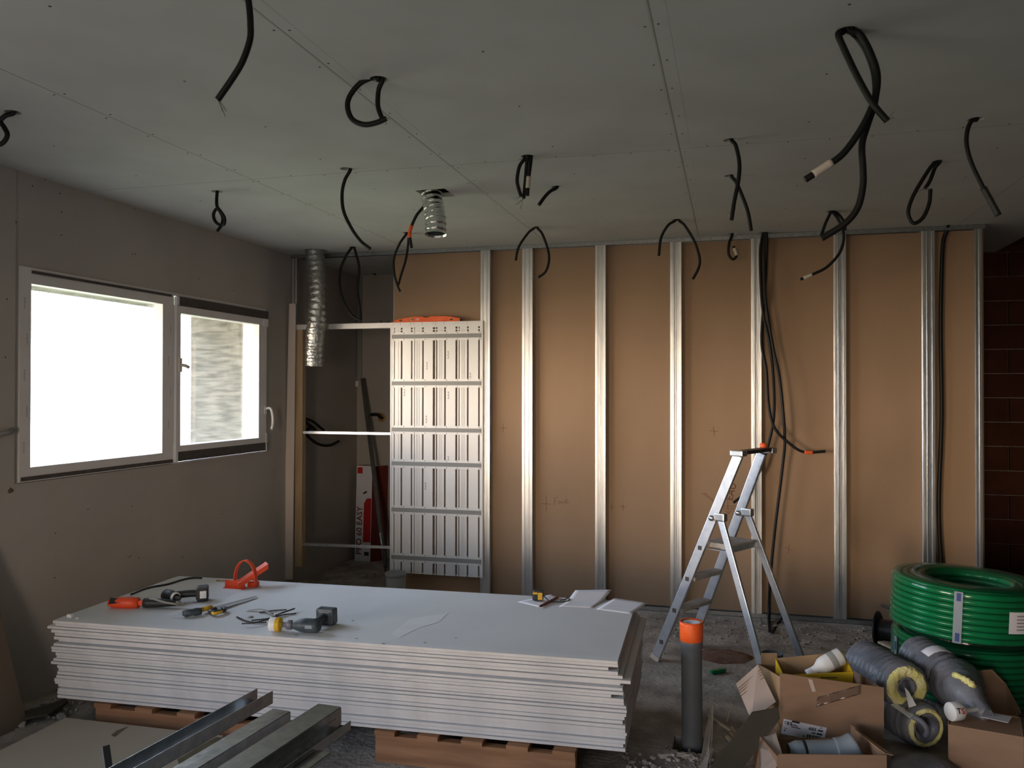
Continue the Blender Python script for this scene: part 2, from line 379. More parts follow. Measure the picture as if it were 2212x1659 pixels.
# kraft-backed boards of the partition
XB0 = at_y(851, 620, YB+.05).x
b = MB(); b.bb((XB0, YB+.05, .012), (1.76, YB+.076, ZC-.002)); wp = struct('wall_partition', b, M_kraft)
b = MB(); b.bb((XB0-.004, YB+.05, .012), (XB0+.001, YB+.076, ZC-.01)); b.build('board_edge', M_pedge, wp)
def mark(b, segs, r=.0022):
    for s in segs:
        P = [at_y(u, v, YB+.0495) for u, v in s]
        for i in range(len(P)-1): b.beam(P[i], P[i+1], r*1.3, .0008, (0,1,0))
mk = MB()
mark(mk, [[(1170,1088),(1190,1089)],[(1180,1073),(1180,1103)],[(1086,914),(1087,934)],[(1078,925),(1095,924)],[(1321,1088),(1322,1102)],[(1317,1095),(1326,1095)],[(1346,1088),(1346,1103)],[(1338,1094),(1352,1095)],[(1541,921),(1543,941)],[(1533,930),(1551,932)],
  [(1516,1066),(1543,1084)],[(1520,1064),(1541,1080)],[(1527,1068),(1524,1065)],[(1556,1093),(1588,1093)],[(1556,1098),(1586,1098)],[(1572,1080),(1573,1108)],[(1566,1102),(1574,1110),(1582,1100)],[(1697,1182),(1712,1190)],[(1705,1176),(1703,1195)]])
def hand(b, ox, oy, k, strokes):
    mark(b, [[(ox+x*k, oy+y*k) for x, y in st] for st in strokes], .0019)
hand(mk, 1120, 1020, .2622, [[(300,210),(297,240),(294,272)],[(298,213),(314,208),(330,209)],[(297,240),(318,235)],
  [(334,240),(328,250),(333,260),(343,258),(347,248),(341,240),(334,240)],[(356,240),(358,254),(365,259),(373,252),(376,238)],
  [(386,263),(388,224)],[(387,225),(400,224),(404,233),(396,243),(388,245)],[(394,245),(402,255),(416,258)]])
text_mb('EAU', .075, frame(at_y(1580, 1062, YB+.0495), (.25,0,1), (-1,0,.25)), 0, mk, .0005)
mk.build('pencil_mark', M_mark, wp)
# ---------------------------------------------------------------- partition steelwork
def strip(mb, pts, z0, z1, t=.0014, mi=0):
    P = [Vector((x, y, 0)) for x, y in pts]; n = len(P); off = []
    for i in range(n):
        d = (P[min(i+1, n-1)]-P[max(i-1, 0)]).normalized(); off.append(P[i]+Vector((-d.y, d.x, 0))*t)
    Q = P+off[::-1]; k = len(Q)
    vs = [(q.x, q.y, z0) for q in Q]+[(q.x, q.y, z1) for q in Q]
    fs = [[i, (i+1) % k, (i+1) % k+k, i+k] for i in range(k)]
    for i in range(n-1):
        fs.append([i, i+1, k-2-i, k-1-i]); fs.append([i+k, k-1-i+k, k-2-i+k, i+1+k])
    mb.add(vs, fs, mi)
def channel(name, x0, x1, z0, z1, parent, flip=False):
    """one C stud seen on its flange; the web is on x0 (x1 when flipped)"""
    y0 = YB; y1 = YB+.044; w = x1-x0
    f = [(0,0),(.30,0),(.36,.0025),(.46,.0025),(.52,0),(.86,0),(1,0)]
    pts = [(x0+w*a, y0+b_) for a, b_ in f]
    lip = [(x1, y0+.006)]; back = [(x1, y1-.006),(x1, y1)]+[(x0, y1)]
    if flip:
        pts = [(x1-w*a, y0+b_) for a, b_ in f]; lip = [(x0, y0+.006)]; back = [(x0, y1-.006),(x0, y1),(x1, y1)]
    mb = MB(); strip(mb, (back[::-1] + pts + lip) if True else pts, z0, z1)
    return mb.build(name, M_galv, parent)
STUDS = [((1038,1058), True, 'beside the pocket door cassette'), ((1128,1150), True, 'beside the narrow brown bay next to the cassette'),
         ((1286,1308), True, 'between the bay marked Four and the bay with two small crosses'), ((1448,1472), True, 'behind the papers end of the board stack, brightly glinting'),
         ((1623,1645), True, 'behind the stepladder, beside the bundle of black conduits'), ((1802,1828), True, 'between the conduit bundle and the green coils'),
         ((1994,2020), True, 'behind the green coils, beside a dark hanging conduit'), ((2109,2122), False, 'ending the partition beside the terracotta wall')]
for (ua, ub), dbl, where in STUDS:
    xa, xb = at_y(ua, 830, YB).x, at_y(ub, 830, YB).x; xm = (xa+xb)/2
    t = thing('metal_stud', 'galvanised partition stud '+where, 'stud', (xm, YB+.02, .002), 'steel studs of the unfinished partition')
    if dbl:
        channel('channel', xm+.0008, xb, .004, ZC-.004, t); channel('channel', xa, xm-.0008, .004, ZC-.004, t, True)
    else: channel('channel', xa, xb, .004, ZC-.004, t)
xa, xb = at_y(614, 600, YB).x, at_y(641, 600, YB).x
t = thing('metal_stud', 'galvanised steel stud against the window wall above the pale plaster strip', 'stud', (xa+.04, YB+.02, .002), 'steel studs of the unfinished partition')
channel('channel', XL+.004, xb-.03, 2.345, ZC-.004, t, True); channel('channel', xb-.028, xb, 2.345, ZC-.004, t, True)
b = MB(); b.bb((XL+.004, YB-.003, ZC-.034), (1.76, YB-.0015, ZC-.001)); b.bb((XL+.004, YB-.003, ZC-.003), (1.76, YB+.05, ZC-.001)); b.bb((XL+.004, YB+.048, ZC-.034), (1.76, YB+.0495, ZC-.001))
one('metal_track', b, M_galv2, 'galvanised steel track screwed along the ceiling over the studs', 'track')
xa = at_y(1045, 1200, YB).x
b = MB(); b.bb((xa, YB-.003, .001), (1.76, YB-.0015, .034)); b.bb((xa, YB-.003, .001), (1.76, YB+.049, .003)); b.bb((xa, YB+.047, .001), (1.76, YB+.049, .034))
one('metal_track', b, M_galv2, 'galvanised steel track fixed on the floor under the studs', 'track')
# ---------------------------------------------------------------- window in the window wall
wn = MB(); f0, f1 = XL-.052, XL+.012
for a, c in (((3.755,1.225),(3.83,2.42)), ((4.945,1.225),(5.062,2.42)), ((3.83,2.33),(4.945,2.42)), ((3.83,1.225),(4.945,1.305)), ((5.062,2.40),(6.262,2.42)), ((5.062,1.222),(6.262,1.232)), ((6.235,1.232),(6.262,2.40))):
    wn.bb((f0, a[0], a[1]), (f1, c[0], c[1]), 0)
win = struct('window_1', wn, M_pvcw)
b = MB(); b.bb((XL-.05, 3.82, 1.295), (XL-.044, 4.955, 2.34)); b.build('glass', M_glass, win)
b = MB()
for a, c in (((5.068,1.303),(5.115,2.335)), ((6.125,1.303),(6.24,2.335)), ((5.115,2.28),(6.125,2.335)), ((5.115,1.303),(6.125,1.346))):
    b.bb((XL-.06, a[0], a[1]), (XL+.03, c[0], c[1]), 0, )
sash = b.build('sash', M_pvcw, win)
b = MB(); b.bb((XL-.03, 5.105, 1.34), (XL-.024, 6.135, 2.29)); b.build('glass', M_glass, sash)
p = at_x(566, 882, XL+.03)
b = MB(); b.box((XL+.036, 6.215, 1.575), (.012, .034, .07), bev=.004)
b.tube(smooth_path([(XL+.04,6.215,1.585),(XL+.075,6.22,1.59),(XL+.085,6.235,1.56),(XL+.085,6.25,1.50),(XL+.082,6.25,1.44),(XL+.08,6.235,1.415)], .008), .011, 8); b.build('window_handle', M_white, sash)
b = MB(); b.box((XL+.035, 5.10, 1.915), (.02, .03, .10), bev=.005); b.tube([(XL+.04,5.10,1.915),(XL+.06,5.13,1.91),(XL+.062,5.16,1.90)], .012, 8); b.build('latch', M_tapew, sash)
b = MB(); q = at_x(403, 712, XL-.021); b.bb((XL-.0235, q.y-.03, q.z-.05), (XL-.0225, q.y+.035, q.z+.055)); b.build('sticker', M_wrap, sash)
b = MB(); b.bb((XL+.012, 5.085, 2.333), (XL+.034, 6.262, 2.398)); b.build('sliding_rail_cover', M_rubber, win)
b = MB(); b.bb((XL+.012, 5.085, 1.236), (XL+.034, 6.262, 1.302)); b.build('sliding_rail_cover', M_rubber, win)
b = MB(); b.bb((XL+.012, 3.83, 2.388), (XL+.02, 5.03, 2.404)); b.build('sliding_rail', M_rubber, win)
b = MB(); b.bb((XL+.012, 3.765, 1.232), (XL+.018, 5.05, 1.254)); b.build('sliding_rail', M_rubber, win)
b = MB()
for y in (5.072, 6.235): b.bb((XL+.012, y-.012, 1.232), (XL+.036, y+.012, 1.36 if y < 6 else 1.38))
b.bb((XL+.012, 6.19, 2.27), (XL+.036, 6.258, 2.333)); b.bb((XL+.012, 5.068, 2.336), (XL+.036, 5.092, 2.395)); b.build('end_cap', M_white, win)
b = MB()                               # grey print on the protective film
for i in range(5):
    zz = 1.42+i*.2; M_ = frame((XL+.0125, 3.785+(i % 2)*.018, zz), (0,0,1), (0,-1,0))
    for k in range(6): b.box(M_ @ Vector((k*.011-.03, 0, .0003)), (.0006, .004+.003*(k % 2), .007))
for i in range(4):
    zz = 1.5+i*.22; M_ = frame((XL+.0125, 5.01+(i % 2)*.02, zz), (0,0,1), (0,-1,0))
    for k in range(6): b.box(M_ @ Vector((k*.011-.03, 0, .0003)), (.0006, .004+.003*(k % 2), .007))
b.build('film_print', M_wire, win)
b = MB()                               # white outer reveal
b.bb((XL-.199, WIN[1]-.012, WIN[2]), (XL-.053, WIN[1]+.001, WIN[3])); b.bb((XL-.199, WIN[0]-.001, WIN[2]), (XL-.053, WIN[0]+.012, WIN[3])); b.bb((XL-.21, WIN[0], WIN[2]-.001), (XL-.053, WIN[1], WIN[2]+.01))
b.build('outer_reveal', M_white, win)
b = MB()
y0 = REAR
for x in (REAR[0], (REAR[0]*2+REAR[1])/3-.03, (REAR[0]+REAR[1]*2)/3-.03, REAR[1]-.06): b.bb((x, YR-.16, REAR[2]), (x+.06, YR-.10, REAR[3]))
b.bb((REAR[0], YR-.16, REAR[3]-.07), (REAR[1], YR-.10, REAR[3])); b.bb((REAR[0], YR-.16, REAR[2]), (REAR[1], YR-.10, REAR[2]+.06)); struct('window_2', b, M_pvcw)
b = MB(); ym = (SIDE[0]+SIDE[1])/2
for y in (SIDE[0], ym-.05, SIDE[1]-.07): b.bb((XL-.09, y, SIDE[2]), (XL-.02, y+.07, SIDE[3]))
b.bb((XL-.09, SIDE[0], SIDE[2]), (XL-.02, SIDE[1], SIDE[2]+.07)); b.bb((XL-.09, SIDE[0], SIDE[3]-.07), (XL-.02, SIDE[1], SIDE[3])); struct('window_3', b, M_pvcw)
# outside: concrete wing wall and soffit of the window recess
cx = at_y(412, 800, 6.6).x
b = MB(); b.bb((cx, 6.6, -.4), (XL-.205, 6.85, 2.60)); o = struct('wall_outside', b, M_conc)
b = MB(); b.bb((-4.85, 2.6, 2.45), (XL-.205, 6.6, 2.60)); struct('ceiling_outside_soffit', b, M_conc)
# ---------------------------------------------------------------- pocket door cassette and its frame
yf = YB-.04
CX0, CX1 = at_y(843, 960, yf).x, at_y(1043, 960, yf).x; CZ0, CZ1 = at_y(940, 1242, yf).z, at_y(940, 695, yf).z
cas = thing('pocket_door_frame', 'ribbed pale metal pocket door cassette with its timber jamb and cross bars', 'door frame', ((CX0+CX1)/2, yf, CZ0))
GR = [(125,140),(232,258),(392,415),(443,455),(565,590),(730,765),(780,800),(905,930),(1075,1105),(1125,1140),(1250,1275),(1418,1442)]
fx = lambda c: CX0+(CX1-CX0)*(c-70)/(1490-70)
pts = [(CX0+.012, yf)]; slots = MB()
for a, c in GR:
    pts += [(fx(a), yf), (fx(a)+.001, yf+.014), (fx(c)-.001, yf+.014), (fx(c), yf)]; slots.bb((fx(a)+.002, yf+.0120, CZ0+.01), (fx(c)-.002, yf+.0135, CZ1-.02))
pts += [(CX1-.012, yf)]
b = MB(); strip(b, pts, CZ0, CZ1-.012, .0012); pan = b.build('panel', M_casset, cas); slots.build('slot', M_slot, pan)
b = MB()
for x in (472, 490, 515, 820, 838, 860, 1165, 1185, 1205, 190): b.bb((fx(x), yf-.0025, CZ0+.02), (fx(x)+.004, yf, CZ1-.06))
b.build('stiffening_rib', M_casset, pan)
b = MB(); b.bb((CX0, yf-.003, CZ0), (CX0+.012, yf+.06, CZ1)); b.bb((CX0+.0122, yf+.002, CZ0), (CX0+.017, yf+.004, CZ1-.015), 1); b.build('side_profile', [M_casset, M_slot], cas)
b = MB(); b.bb((CX1-.012, yf-.003, CZ0), (CX1, yf+.03, CZ1)); b.bb((CX1-.017, yf+.002, CZ0), (CX1-.0122, yf+.004, CZ1-.015), 1); b.build('side_profile', [M_casset, M_slot], cas)
for v in (726, 828, 929, 1003, 1104, 1208):
    z = at_y(940, v, yf).z; b = MB()
    b.bb((CX0+.014, yf-.006, z-.017), (CX1-.014, yf-.0005, z+.017), 1)
    b.bb((CX0+.018, yf-.005, z-.036), (CX1-.016, yf-.0003, z-.0172), 0); b.bb((CX0+.018, yf-.005, z+.0172), (CX1-.016, yf-.0003, z+.036), 0)
    for k in range(9):
        x = CX0+.03+(CX1-CX0-.06)*k/8
        for s in (-1, 1): b.lathe([(0,.001),(.0035,.001),(.004,0)], 6, axis_frame((x, yf-.005, z+s*.027), (x, yf-1, z+s*.027)), 2)
    b.build('cross_strap', [M_casset, M_band, M_dirt], cas)
b = MB(); b.bb((CX0+.012, yf-.006, CZ1-.07), (CX1-.012, yf-.0045, CZ1-.062))
for i in range(len(GR)-1): b.bb((fx((GR[i][0]+GR[i][1])/2)-.03, yf-.005, CZ1-.024), (fx((GR[i][0]+GR[i][1])/2)-.008, yf-.0005, CZ1-.004))
b.build('top_tab', M_casset, cas)
JXa, JXb = at_y(640, 950, yf+.02).x, at_y(655, 950, yf+.02).x
b = MB(); b.bb((JXa, yf-.002, CZ1-.045), (CX1-.001, yf+.055, CZ1-.0), 0); hr = b.build('header_rail', M_casset, cas)
b = MB()
for u in (822, 838): p = at_y(u, 695, yf+.02); b.bb((p.x-.007, yf+.01, CZ1-.001), (p.x+.007, yf+.03, CZ1+.022))
b.build('rail_clip', M_blackp, hr)
b = MB(); b.bb((JXa, yf+.0, at_y(645, 1224, yf).z), (JXb+.002, yf+.06, CZ1-.046)); b.build('jamb_post', M_wood, cas)
for v in (937, 1180):
    za, zb = at_y(648, v-3 if v < 1000 else v-4, yf).z, at_y(838, v if v < 1000 else v+3, yf).z
    b = MB(); b.beam((JXb+.003, yf+.02, za), (CX0-.001, yf+.02, zb), .022, .022); b.build('spacer_bar', M_alu, cas)
b = MB()
for (cx_, cz_, t_) in ((640, 900, 0), (966, 740, 0), (1300, 1060, 0), (290, 1300, 0), (970, 1340, 0), (630, 1700, 1), (970, 2300, 1), (620, 2700, 0)):
    z = at_y(940, 660+cz_*.1447, yf).z
    if z > CZ0+.1:
        for k in range(5): b.bb((fx(cx_)-.006+(k % 2)*.004, yf-.0009, z-.03+k*.013), (fx(cx_)+.006, yf-.0003, z-.03+k*.013+.008))
b.build('printed_mark', M_drop, pan)
b = MB(); b.slab([at_y(626,656,YB-.065), at_y(640,656,YB-.065), at_y(633,1251,YB-.065), at_y(613,1251,YB-.065)], .0125)
st = one('plasterboard_strip', b, M_strip, 'tall narrow pinkish plasterboard strip screwed in front of the timber jamb', 'plasterboard')
for i, v in enumerate(range(668, 1250, 44)):
    for s in (.25, .75) if i % 2 == 0 else (.5,):
        p = at_y(626-(v-656)*.022+14*s, v, YB-.0655); b = MB(); b.lathe([(0,.0012),(.0032,.001),(.004,0)], 6, axis_frame(p, p-Vector((0,1,0)))); b.build('screw_head', M_dirt, st)
# spirit level on the cassette
lx0, lx1 = at_y(850, 692, yf+.02).x, at_y(994, 692, yf+.02).x; zt = CZ1+.0005; L = lx1-lx0
lv = thing('spirit_level', 'orange spirit level lying on top of the pocket door cassette', 'level', ((lx0+lx1)/2, yf+.02, zt))
b = MB(); b.prism([(0,0),(L,0),(L,.024),(L*.98,.028),(L*.80,.046),(L*.56,.047),(L*.53,.038),(L*.47,.038),(L*.44,.047),(L*.30,.047),(L*.10,.030),(0,.014)], .022, Matrix(((1,0,0,lx0),(0,0,1,yf+.012),(0,1,0,zt),(0,0,0,1))))
b.build('body', M_otape, lv)
for f in (.115, .875): b = MB(); b.box((lx0+L*f, yf+.0112, zt+.017), (.026, .001, .010)); b.build('grip_slot', M_blackp, lv)
b = MB(); b.lathe([(.0,.002),(.013,.002),(.014,0)], 16, axis_frame((lx0+L*.285, yf+.012, zt+.024), (lx0+L*.285, yf-1, zt+.024))); v_ = b.build('vial_ring', M_tapew, lv)
b = MB(); b.lathe([(.0,.003),(.0085,.003),(.009,0)], 14, axis_frame((lx0+L*.285, yf+.0105, zt+.024), (lx0+L*.285, yf-1, zt+.024))); b.build('vial', M_ochre, v_)
b = MB(); text_mb('50', .03, frame((lx0+L*.37, yf+.0117, zt+.024), (1,0,0), (0,0,1)), 0, b, .0003); b.build('lettering', M_white, lv)
b = MB(); b.bb((lx1+.0003, yf+.013, zt+.003), (lx1+.004, yf+.033, zt+.023)); b.build('end_cap', M_blackp, lv)
# ---------------------------------------------------------------- ducts
def duct(mb, pts, r, pitch, amp, n=26, seed=1, jit=.02, mi=0, step=None):
    P = smooth_path(pts, step or pitch/4); rg = random.Random(seed); pts2 = []; rad = []
    o = len(mb.v); mb.tube(P, r, n, mi, False, [r*(1+amp*(math.cos(i*2*math.pi/4)-.2)) for i in range(len(P))])
    for i in range(len(P)):
        w = rg.uniform(-jit, jit)
        for k in range(n):
            v = mb.v[o+i*n+k]; mb.v[o+i*n+k] = P[i]+(v-P[i])*(1+w*.5+rg.uniform(-jit, jit))
    return P
b = MB(); yd = at_z(680, 541, ZC).y
P = duct(b, [at_z(680,541,ZC)+Vector((0,0,.04)), at_y(681,560,yd), at_y(685,610,yd-.02), at_y(687,650,yd-.03), at_y(683,700,yd-.03), at_y(680,750,yd-.02), at_y(679,792,yd-.01)], .080, .052, .045, 28, 3, .022)
b.tube([P[-1]+Vector((0,0,.02)), P[-1]+Vector((0,0,.021))], .078, 24)
one('flexible_duct', b, M_foil, 'long silver insulated flexible duct hanging from the ceiling beside the window wall', 'duct')
b = MB(); p0 = at_z(936, 418, ZC)
P = duct(b, [at_y(930,418,p0.y)+Vector((0,0,.10)), at_y(931,419,p0.y)+Vector((0,0,.02)), at_y(936,445,p0.y-.02), at_y(941,478,p0.y-.04), at_y(941,508,p0.y-.05)], .063, .034, .055, 28, 5, .02)
b2 = MB(); b2.tube(P[len(P)//3::2], .052, 20, 0, False)
t = one('flexible_duct', b, M_foil2, 'short bright aluminium duct poking out of the square ceiling hole', 'duct')
b2.build('inner_lining', M_galv2, t)
# ---------------------------------------------------------------- conduits
def wires(par, p, dirs, mat=M_wire, r=.0016):
    for d in dirs:
        b = MB(); d = Vector(d); b.tube(smooth_path([p, p+d*.5+Vector((0,0,.004)), p+d], .006), r, 5); b.build('wire', mat, par)
def conduit(label, anchor, rest, r=.0105, group=None, wire=(), tape=None, wmat=M_wire, dy=0.0, up=True, free=None):
    """anchor: pixel of the ceiling hole; rest: (u, v[, extra depth]) points hanging from it"""
    a = at_z(*anchor, ZC); y = a.y; pts = [a+Vector((0,0,.05)), a] if up else [a]
    for q in rest: pts.append(at_y(q[0], q[1], y+(q[2] if len(q) > 2 else dy)))
    b = MB(); corrug(b, pts, r, .0052 if y < 5.5 else .0075, 8)
    o = b.build('conduit', M_black, base=pts[1]); tag(o, label, 'conduit', group)
    o['group'] = 'conduits hanging from the ceiling'
    if wire: wires(o, pts[-1], wire, wmat)
    if tape:
        P = smooth_path(pts, .01); n = len(P); i0, i1 = int(n*tape[0]), max(int(n*tape[1]), int(n*tape[0])+2)
        b = MB(); b.tube(P[i0:i1+1], r*1.14, 10); b.build('tape_wrap', tape[2], o)
    return o, pts
rnd = lambda s=.03: [(random.uniform(-s,s), random.uniform(-s,s), random.uniform(-s,s*.2)) for _ in range(3)]
conduit('black corrugated conduit at the top edge of the photo, curving to bare coloured wire ends', (533,-32), [(539,20),(541,50),(540,85),(525,130),(505,165),(470,216)], wire=[(.025,-.01,-.045),(.032,0,-.04),(.02,.01,-.05)])
conduit('black conduit cut by the photo edge above the window, bent in a half loop', (30,243), [(12,250),(1,262),(9,275),(16,291),(8,307),(-6,313),(-20,302),(-22,278),(-12,262)], .011)
conduit('black conduit tied into a small knot near the window wall', (469,414), [(468,430),(469,446,-.02),(477,457,-.02),(485,471,-.01),(484,484,0),(475,486,.02),(465,478,.03),(461,464,.03),(467,452,.02),(474,456,.03),(481,470,.03),(479,485,.02),(468,501,0)])
conduit('black conduit forming the round side of the D-shaped loop', (818,171), [(806,167),(777,181),(755,209),(751,234),(762,259),(787,269),(813,265),(834,256)], .0115, wire=rnd())
conduit('black conduit forming the near straight side of the D-shaped loop', (826,172), [(818,194),(816,223),(819,240),(826,257)], .0105, dy=.03, wire=rnd())
conduit('single long black conduit curving down to end just above the steel track', (757,366), [(745,389),(739,418),(742,455),(758,491),(778,520),(800,538)], wire=[(.03,0,-.02)], wmat=M_mark)
conduit('black conduit behind the aluminium duct, wrapped in orange tape near its end', (925,423), [(917,444),(900,465),(887,494),(885,509),(887,522),(889,536)], dy=.10, tape=(.70,.86,M_otape))
conduit('black conduit making the outer leg of the pointed loop beside the cassette top', (879,503), [(863,527),(851,559),(852,592),(858,615),(864,630)], wire=[(.01,0,-.04)], dy=-.02)
conduit('black conduit making the inner leg of the pointed loop beside the cassette top', (883,504), [(881,534),(876,563),(867,592),(860,617)], dy=.02, wire=rnd(.04))
conduit('black conduit bowed outward in the group of three strands', (1134,340), [(1122,360),(1117,389),(1121,410),(1126,425)], wire=[(-.03,0,-.02),(-.05,.01,-.01)])
conduit('middle straight strand of the group of three black conduits', (1139,339), [(1137,360),(1135,389),(1131,430)], dy=.03, wire=[(-.03,0,-.03),(-.02,.01,-.05),(-.045,0,-.03)])
conduit('black conduit with pale tape in the group of three strands', (1147,339), [(1145,360),(1142,385),(1139,424)], dy=-.02, tape=(.62,.85,M_tapew))
conduit('short black conduit stub sticking out of the ceiling beside the three strands', (1203,404), [(1189,413,-.02),(1177,425,-.03),(1164,443,-.05)], .0115)
conduit('black conduit, short leg of the arch hanging before the two narrow studs', (1155,491), [(1142,502),(1124,527),(1117,545),(1114,563)])
conduit('black conduit, long hooked leg of the arch hanging before the two narrow studs', (1160,491), [(1171,505),(1182,534),(1186,560),(1179,586),(1162,600)], wire=[(-.06,0,-.005)], wmat=M_drop)
conduit('black conduit, long bowed side of the loop over the doorway bar', (760,534), [(748,552),(735,585),(735,625),(748,664),(766,686),(781,692)], .0125, wire=rnd(.03), dy=-.01)
conduit('black conduit, straighter side of the loop over the doorway bar', (765,534), [(769,548),(776,581),(772,625),(777,664),(779,689)], .0125, dy=.02)
conduit('black conduit of the big overhead cluster crossing over and ending in a grey wire hook', (1822,66), [(1811,74),(1823,105),(1853,168),(1884,222),(1917,262)], .012, dy=-.02, wire=[(.02,0,.03),(.025,0,.01)])
conduit('black conduit of the big overhead cluster ending in masking tape', (1833,65), [(1855,72),(1876,105),(1894,156),(1892,203),(1876,249),(1849,296),(1818,335),(1783,360),(1738,389)], .0125, tape=(.84,.95,M_tapew), wire=[(-.01,0,-.01),(.02,0,.005)])
conduit('longest black conduit of the big overhead cluster, sweeping down in an S', (1840,65), [(1853,80),(1874,113),(1890,164),(1890,218),(1874,269),(1862,312),(1864,362),(1864,401),(1853,448),(1825,483),(1773,516)], .0125, dy=.04)
conduit('black conduit hanging almost straight with frayed wires, under the ceiling joint', (1580,302), [(1589,314),(1597,351),(1595,390),(1586,436),(1580,476)], dy=-.01, wire=[(.02,0,.06),(-.02,0,.05)])
conduit('black conduit crossing behind the straight one and reaching the steel track', (1580,380), [(1589,392),(1599,413),(1615,456),(1623,499)], .011)
conduit('black conduit, shorter leg of the wide arch above the brightest stud', (1460,475), [(1443,487),(1428,514),(1423,553)], wire=[(.02,0,-.0)])
conduit('black conduit, longer leg of the wide arch above the brightest stud', (1466,475), [(1479,487),(1500,522),(1511,557),(1509,579),(1496,604)])
conduit('small black conduit hook with a pale tape end against the brown boards', (1582,505), [(1575,526),(1574,549),(1583,560),(1591,551),(1584,531)], .011, tape=(.80,.95,M_tapew), dy=-.02)
conduit('black conduit, slanting side of the small triangle before the partition top', (1795,456), [(1783,483),(1773,512)])
conduit('black conduit sweeping from the small triangle to a pale taped tip', (1798,456), [(1808,470),(1820,495),(1822,520),(1812,549),(1786,577),(1757,592),(1728,604)], tape=(.88,.97,M_tapew), dy=-.03)
conduit('black conduit, short outer side of the small triangle before the partition top', (1802,456), [(1812,464),(1823,480),(1826,498)], dy=.03)
conduit('black conduit drooping in a teardrop loop near the ceiling edge', (2024,349), [(2012,359),(1989,394),(1970,429),(1962,460),(1973,482),(1993,471),(2007,440),(2010,408)], .011, wire=rnd(.03))
conduit('short black conduit strand inside the teardrop loop with wire ends', (2030,349), [(2020,362),(2009,390),(1998,408)], .011, dy=.03, wire=rnd(.05))
o, pp = conduit('single black conduit hanging closest to the terracotta corner', (2110,257), [(2099,261),(2090,281),(2088,312),(2098,351),(2118,394),(2137,429),(2157,466)], .0105)
b = MB(); P = smooth_path(pp, .01); n = len(P); b.tube(P[int(n*.74):], .014, 10); b.build('end_sleeve', M_blackp, o)
def bundle(label, pts, tape=None, r=.0115, floor_pts=()):
    P = [at_z(1650,503,ZC)+Vector((random.uniform(-.02,.02),random.uniform(-.01,.02),.05))]
    for q in pts: P.append(at_y(q[0], q[1], YB-.04+(q[2] if len(q) > 2 else 0)))
    P += list(floor_pts)
    b = MB(); corrug(b, P, r, .007, 8); o = b.build('conduit', M_black, base=P[1]); tag(o, label, 'conduit', 'conduit bundle beside the stepladder')
    if tape:
        Q = smooth_path(P, .01); n = len(Q); b = MB(); b.tube(Q[int(n*tape[0]):int(n*tape[1])+2], r*1.15, 10); b.build('tape_wrap', tape[2], o)
bundle('conduit of the hanging bundle that bends behind the stepladder top', [(1646,515),(1642,560),(1647,666),(1663,745),(1671,825),(1671,904),(1656,973),(1639,1021),(1614,1062),(1584,1086)])
bundle('longest conduit of the hanging bundle, running down to the floor', [(1652,515,-.02),(1653,639,-.03),(1669,745,-.02),(1685,825,-.02),(1695,942,-.02),(1690,1010),(1674,1143),(1664,1249),(1661,1330)], floor_pts=[at_z(1663,1364,.0125)])
bundle('conduit of the hanging bundle that swings out with an orange tape band', [(1656,515,-.03),(1652,620,.0),(1645,735,.0),(1655,798,-.03),(1660,873,-.03),(1672,922,-.04),(1698,952,-.04),(1735,976,-.04),(1783,975,-.03)], (.925,.95,M_otape))
b = MB(); corrug(b, [at_z(1668,1366,.0125), at_y(1680,1348,YB-.12), at_y(1692,1330,YB-.10), at_y(1698,1318,YB-.09)], .0115, .007)
one('conduit', b, M_black, 'short loose conduit piece rising from the floor beside the bundle foot', 'conduit')
b = MB(); corrug(b, [at_z(2050,486,ZC)+Vector((0,.0,.02)), at_y(2044,500,YB+.02), at_y(2036,540,YB+.03), at_y(2032,700,YB+.03), at_y(2034,900,YB+.03), at_y(2028,1100,YB+.03), at_y(2036,1260,YB+.03)], .016, .01)
one('conduit', b, M_black, 'dark conduit dropping inside the partition beside the wide stud', 'conduit')
b = MB(); corrug(b, [at_x(-30,950,XL+.02), at_x(2,937,XL+.04), at_x(18,934,XL+.04), at_x(29,928,XL+.018)], .014, .008); one('conduit', b, M_wire, 'grey conduit stub poking from the lining next to the window frame', 'conduit')
# ---------------------------------------------------------------- stack of plasterboards on two pallets
FLc, FRc, BRc = Vector((-3.36,3.545,0)), Vector((-.485,3.645,0)), Vector((-.515,4.63,0))
ex = (FRc-FLc).normalized(); ey = Vector((-ex.y, ex.x, 0))
LB = (FRc-FLc).length; WB = 1.05; NB = 24; ZB0, ZB1 = .152, .560; TH = (ZB1-ZB0)/NB
RO = [0,0,-.042,0,.02,.055,.008,.02,.024,-.03,.024,.024,.034,.036,.034,.026,.018,.03,.03,.036,.03,.03,.02,.03]
LO = [0,-.005,.045,.02,.0,0,-.004,.006,.014,.022,0,0,.024,.04,0,0,.003,.006,.014,.018,.010,.0,.006,0]
FO = [0,.004,.006,.004,.006,.0,.028,.004,-.002,.010,.012,.0,.004,.006,.003,.012,.008,.004,.0,.010,.022,.008,.012,.006]
ORD = ['topmost','second','third','fourth','fifth','sixth','seventh','eighth','ninth','tenth','eleventh','twelfth','thirteenth','fourteenth','fifteenth','sixteenth','seventeenth','eighteenth','nineteenth','twentieth','twenty-first','twenty-second','twenty-third','bottom']
rg = random.Random(11)
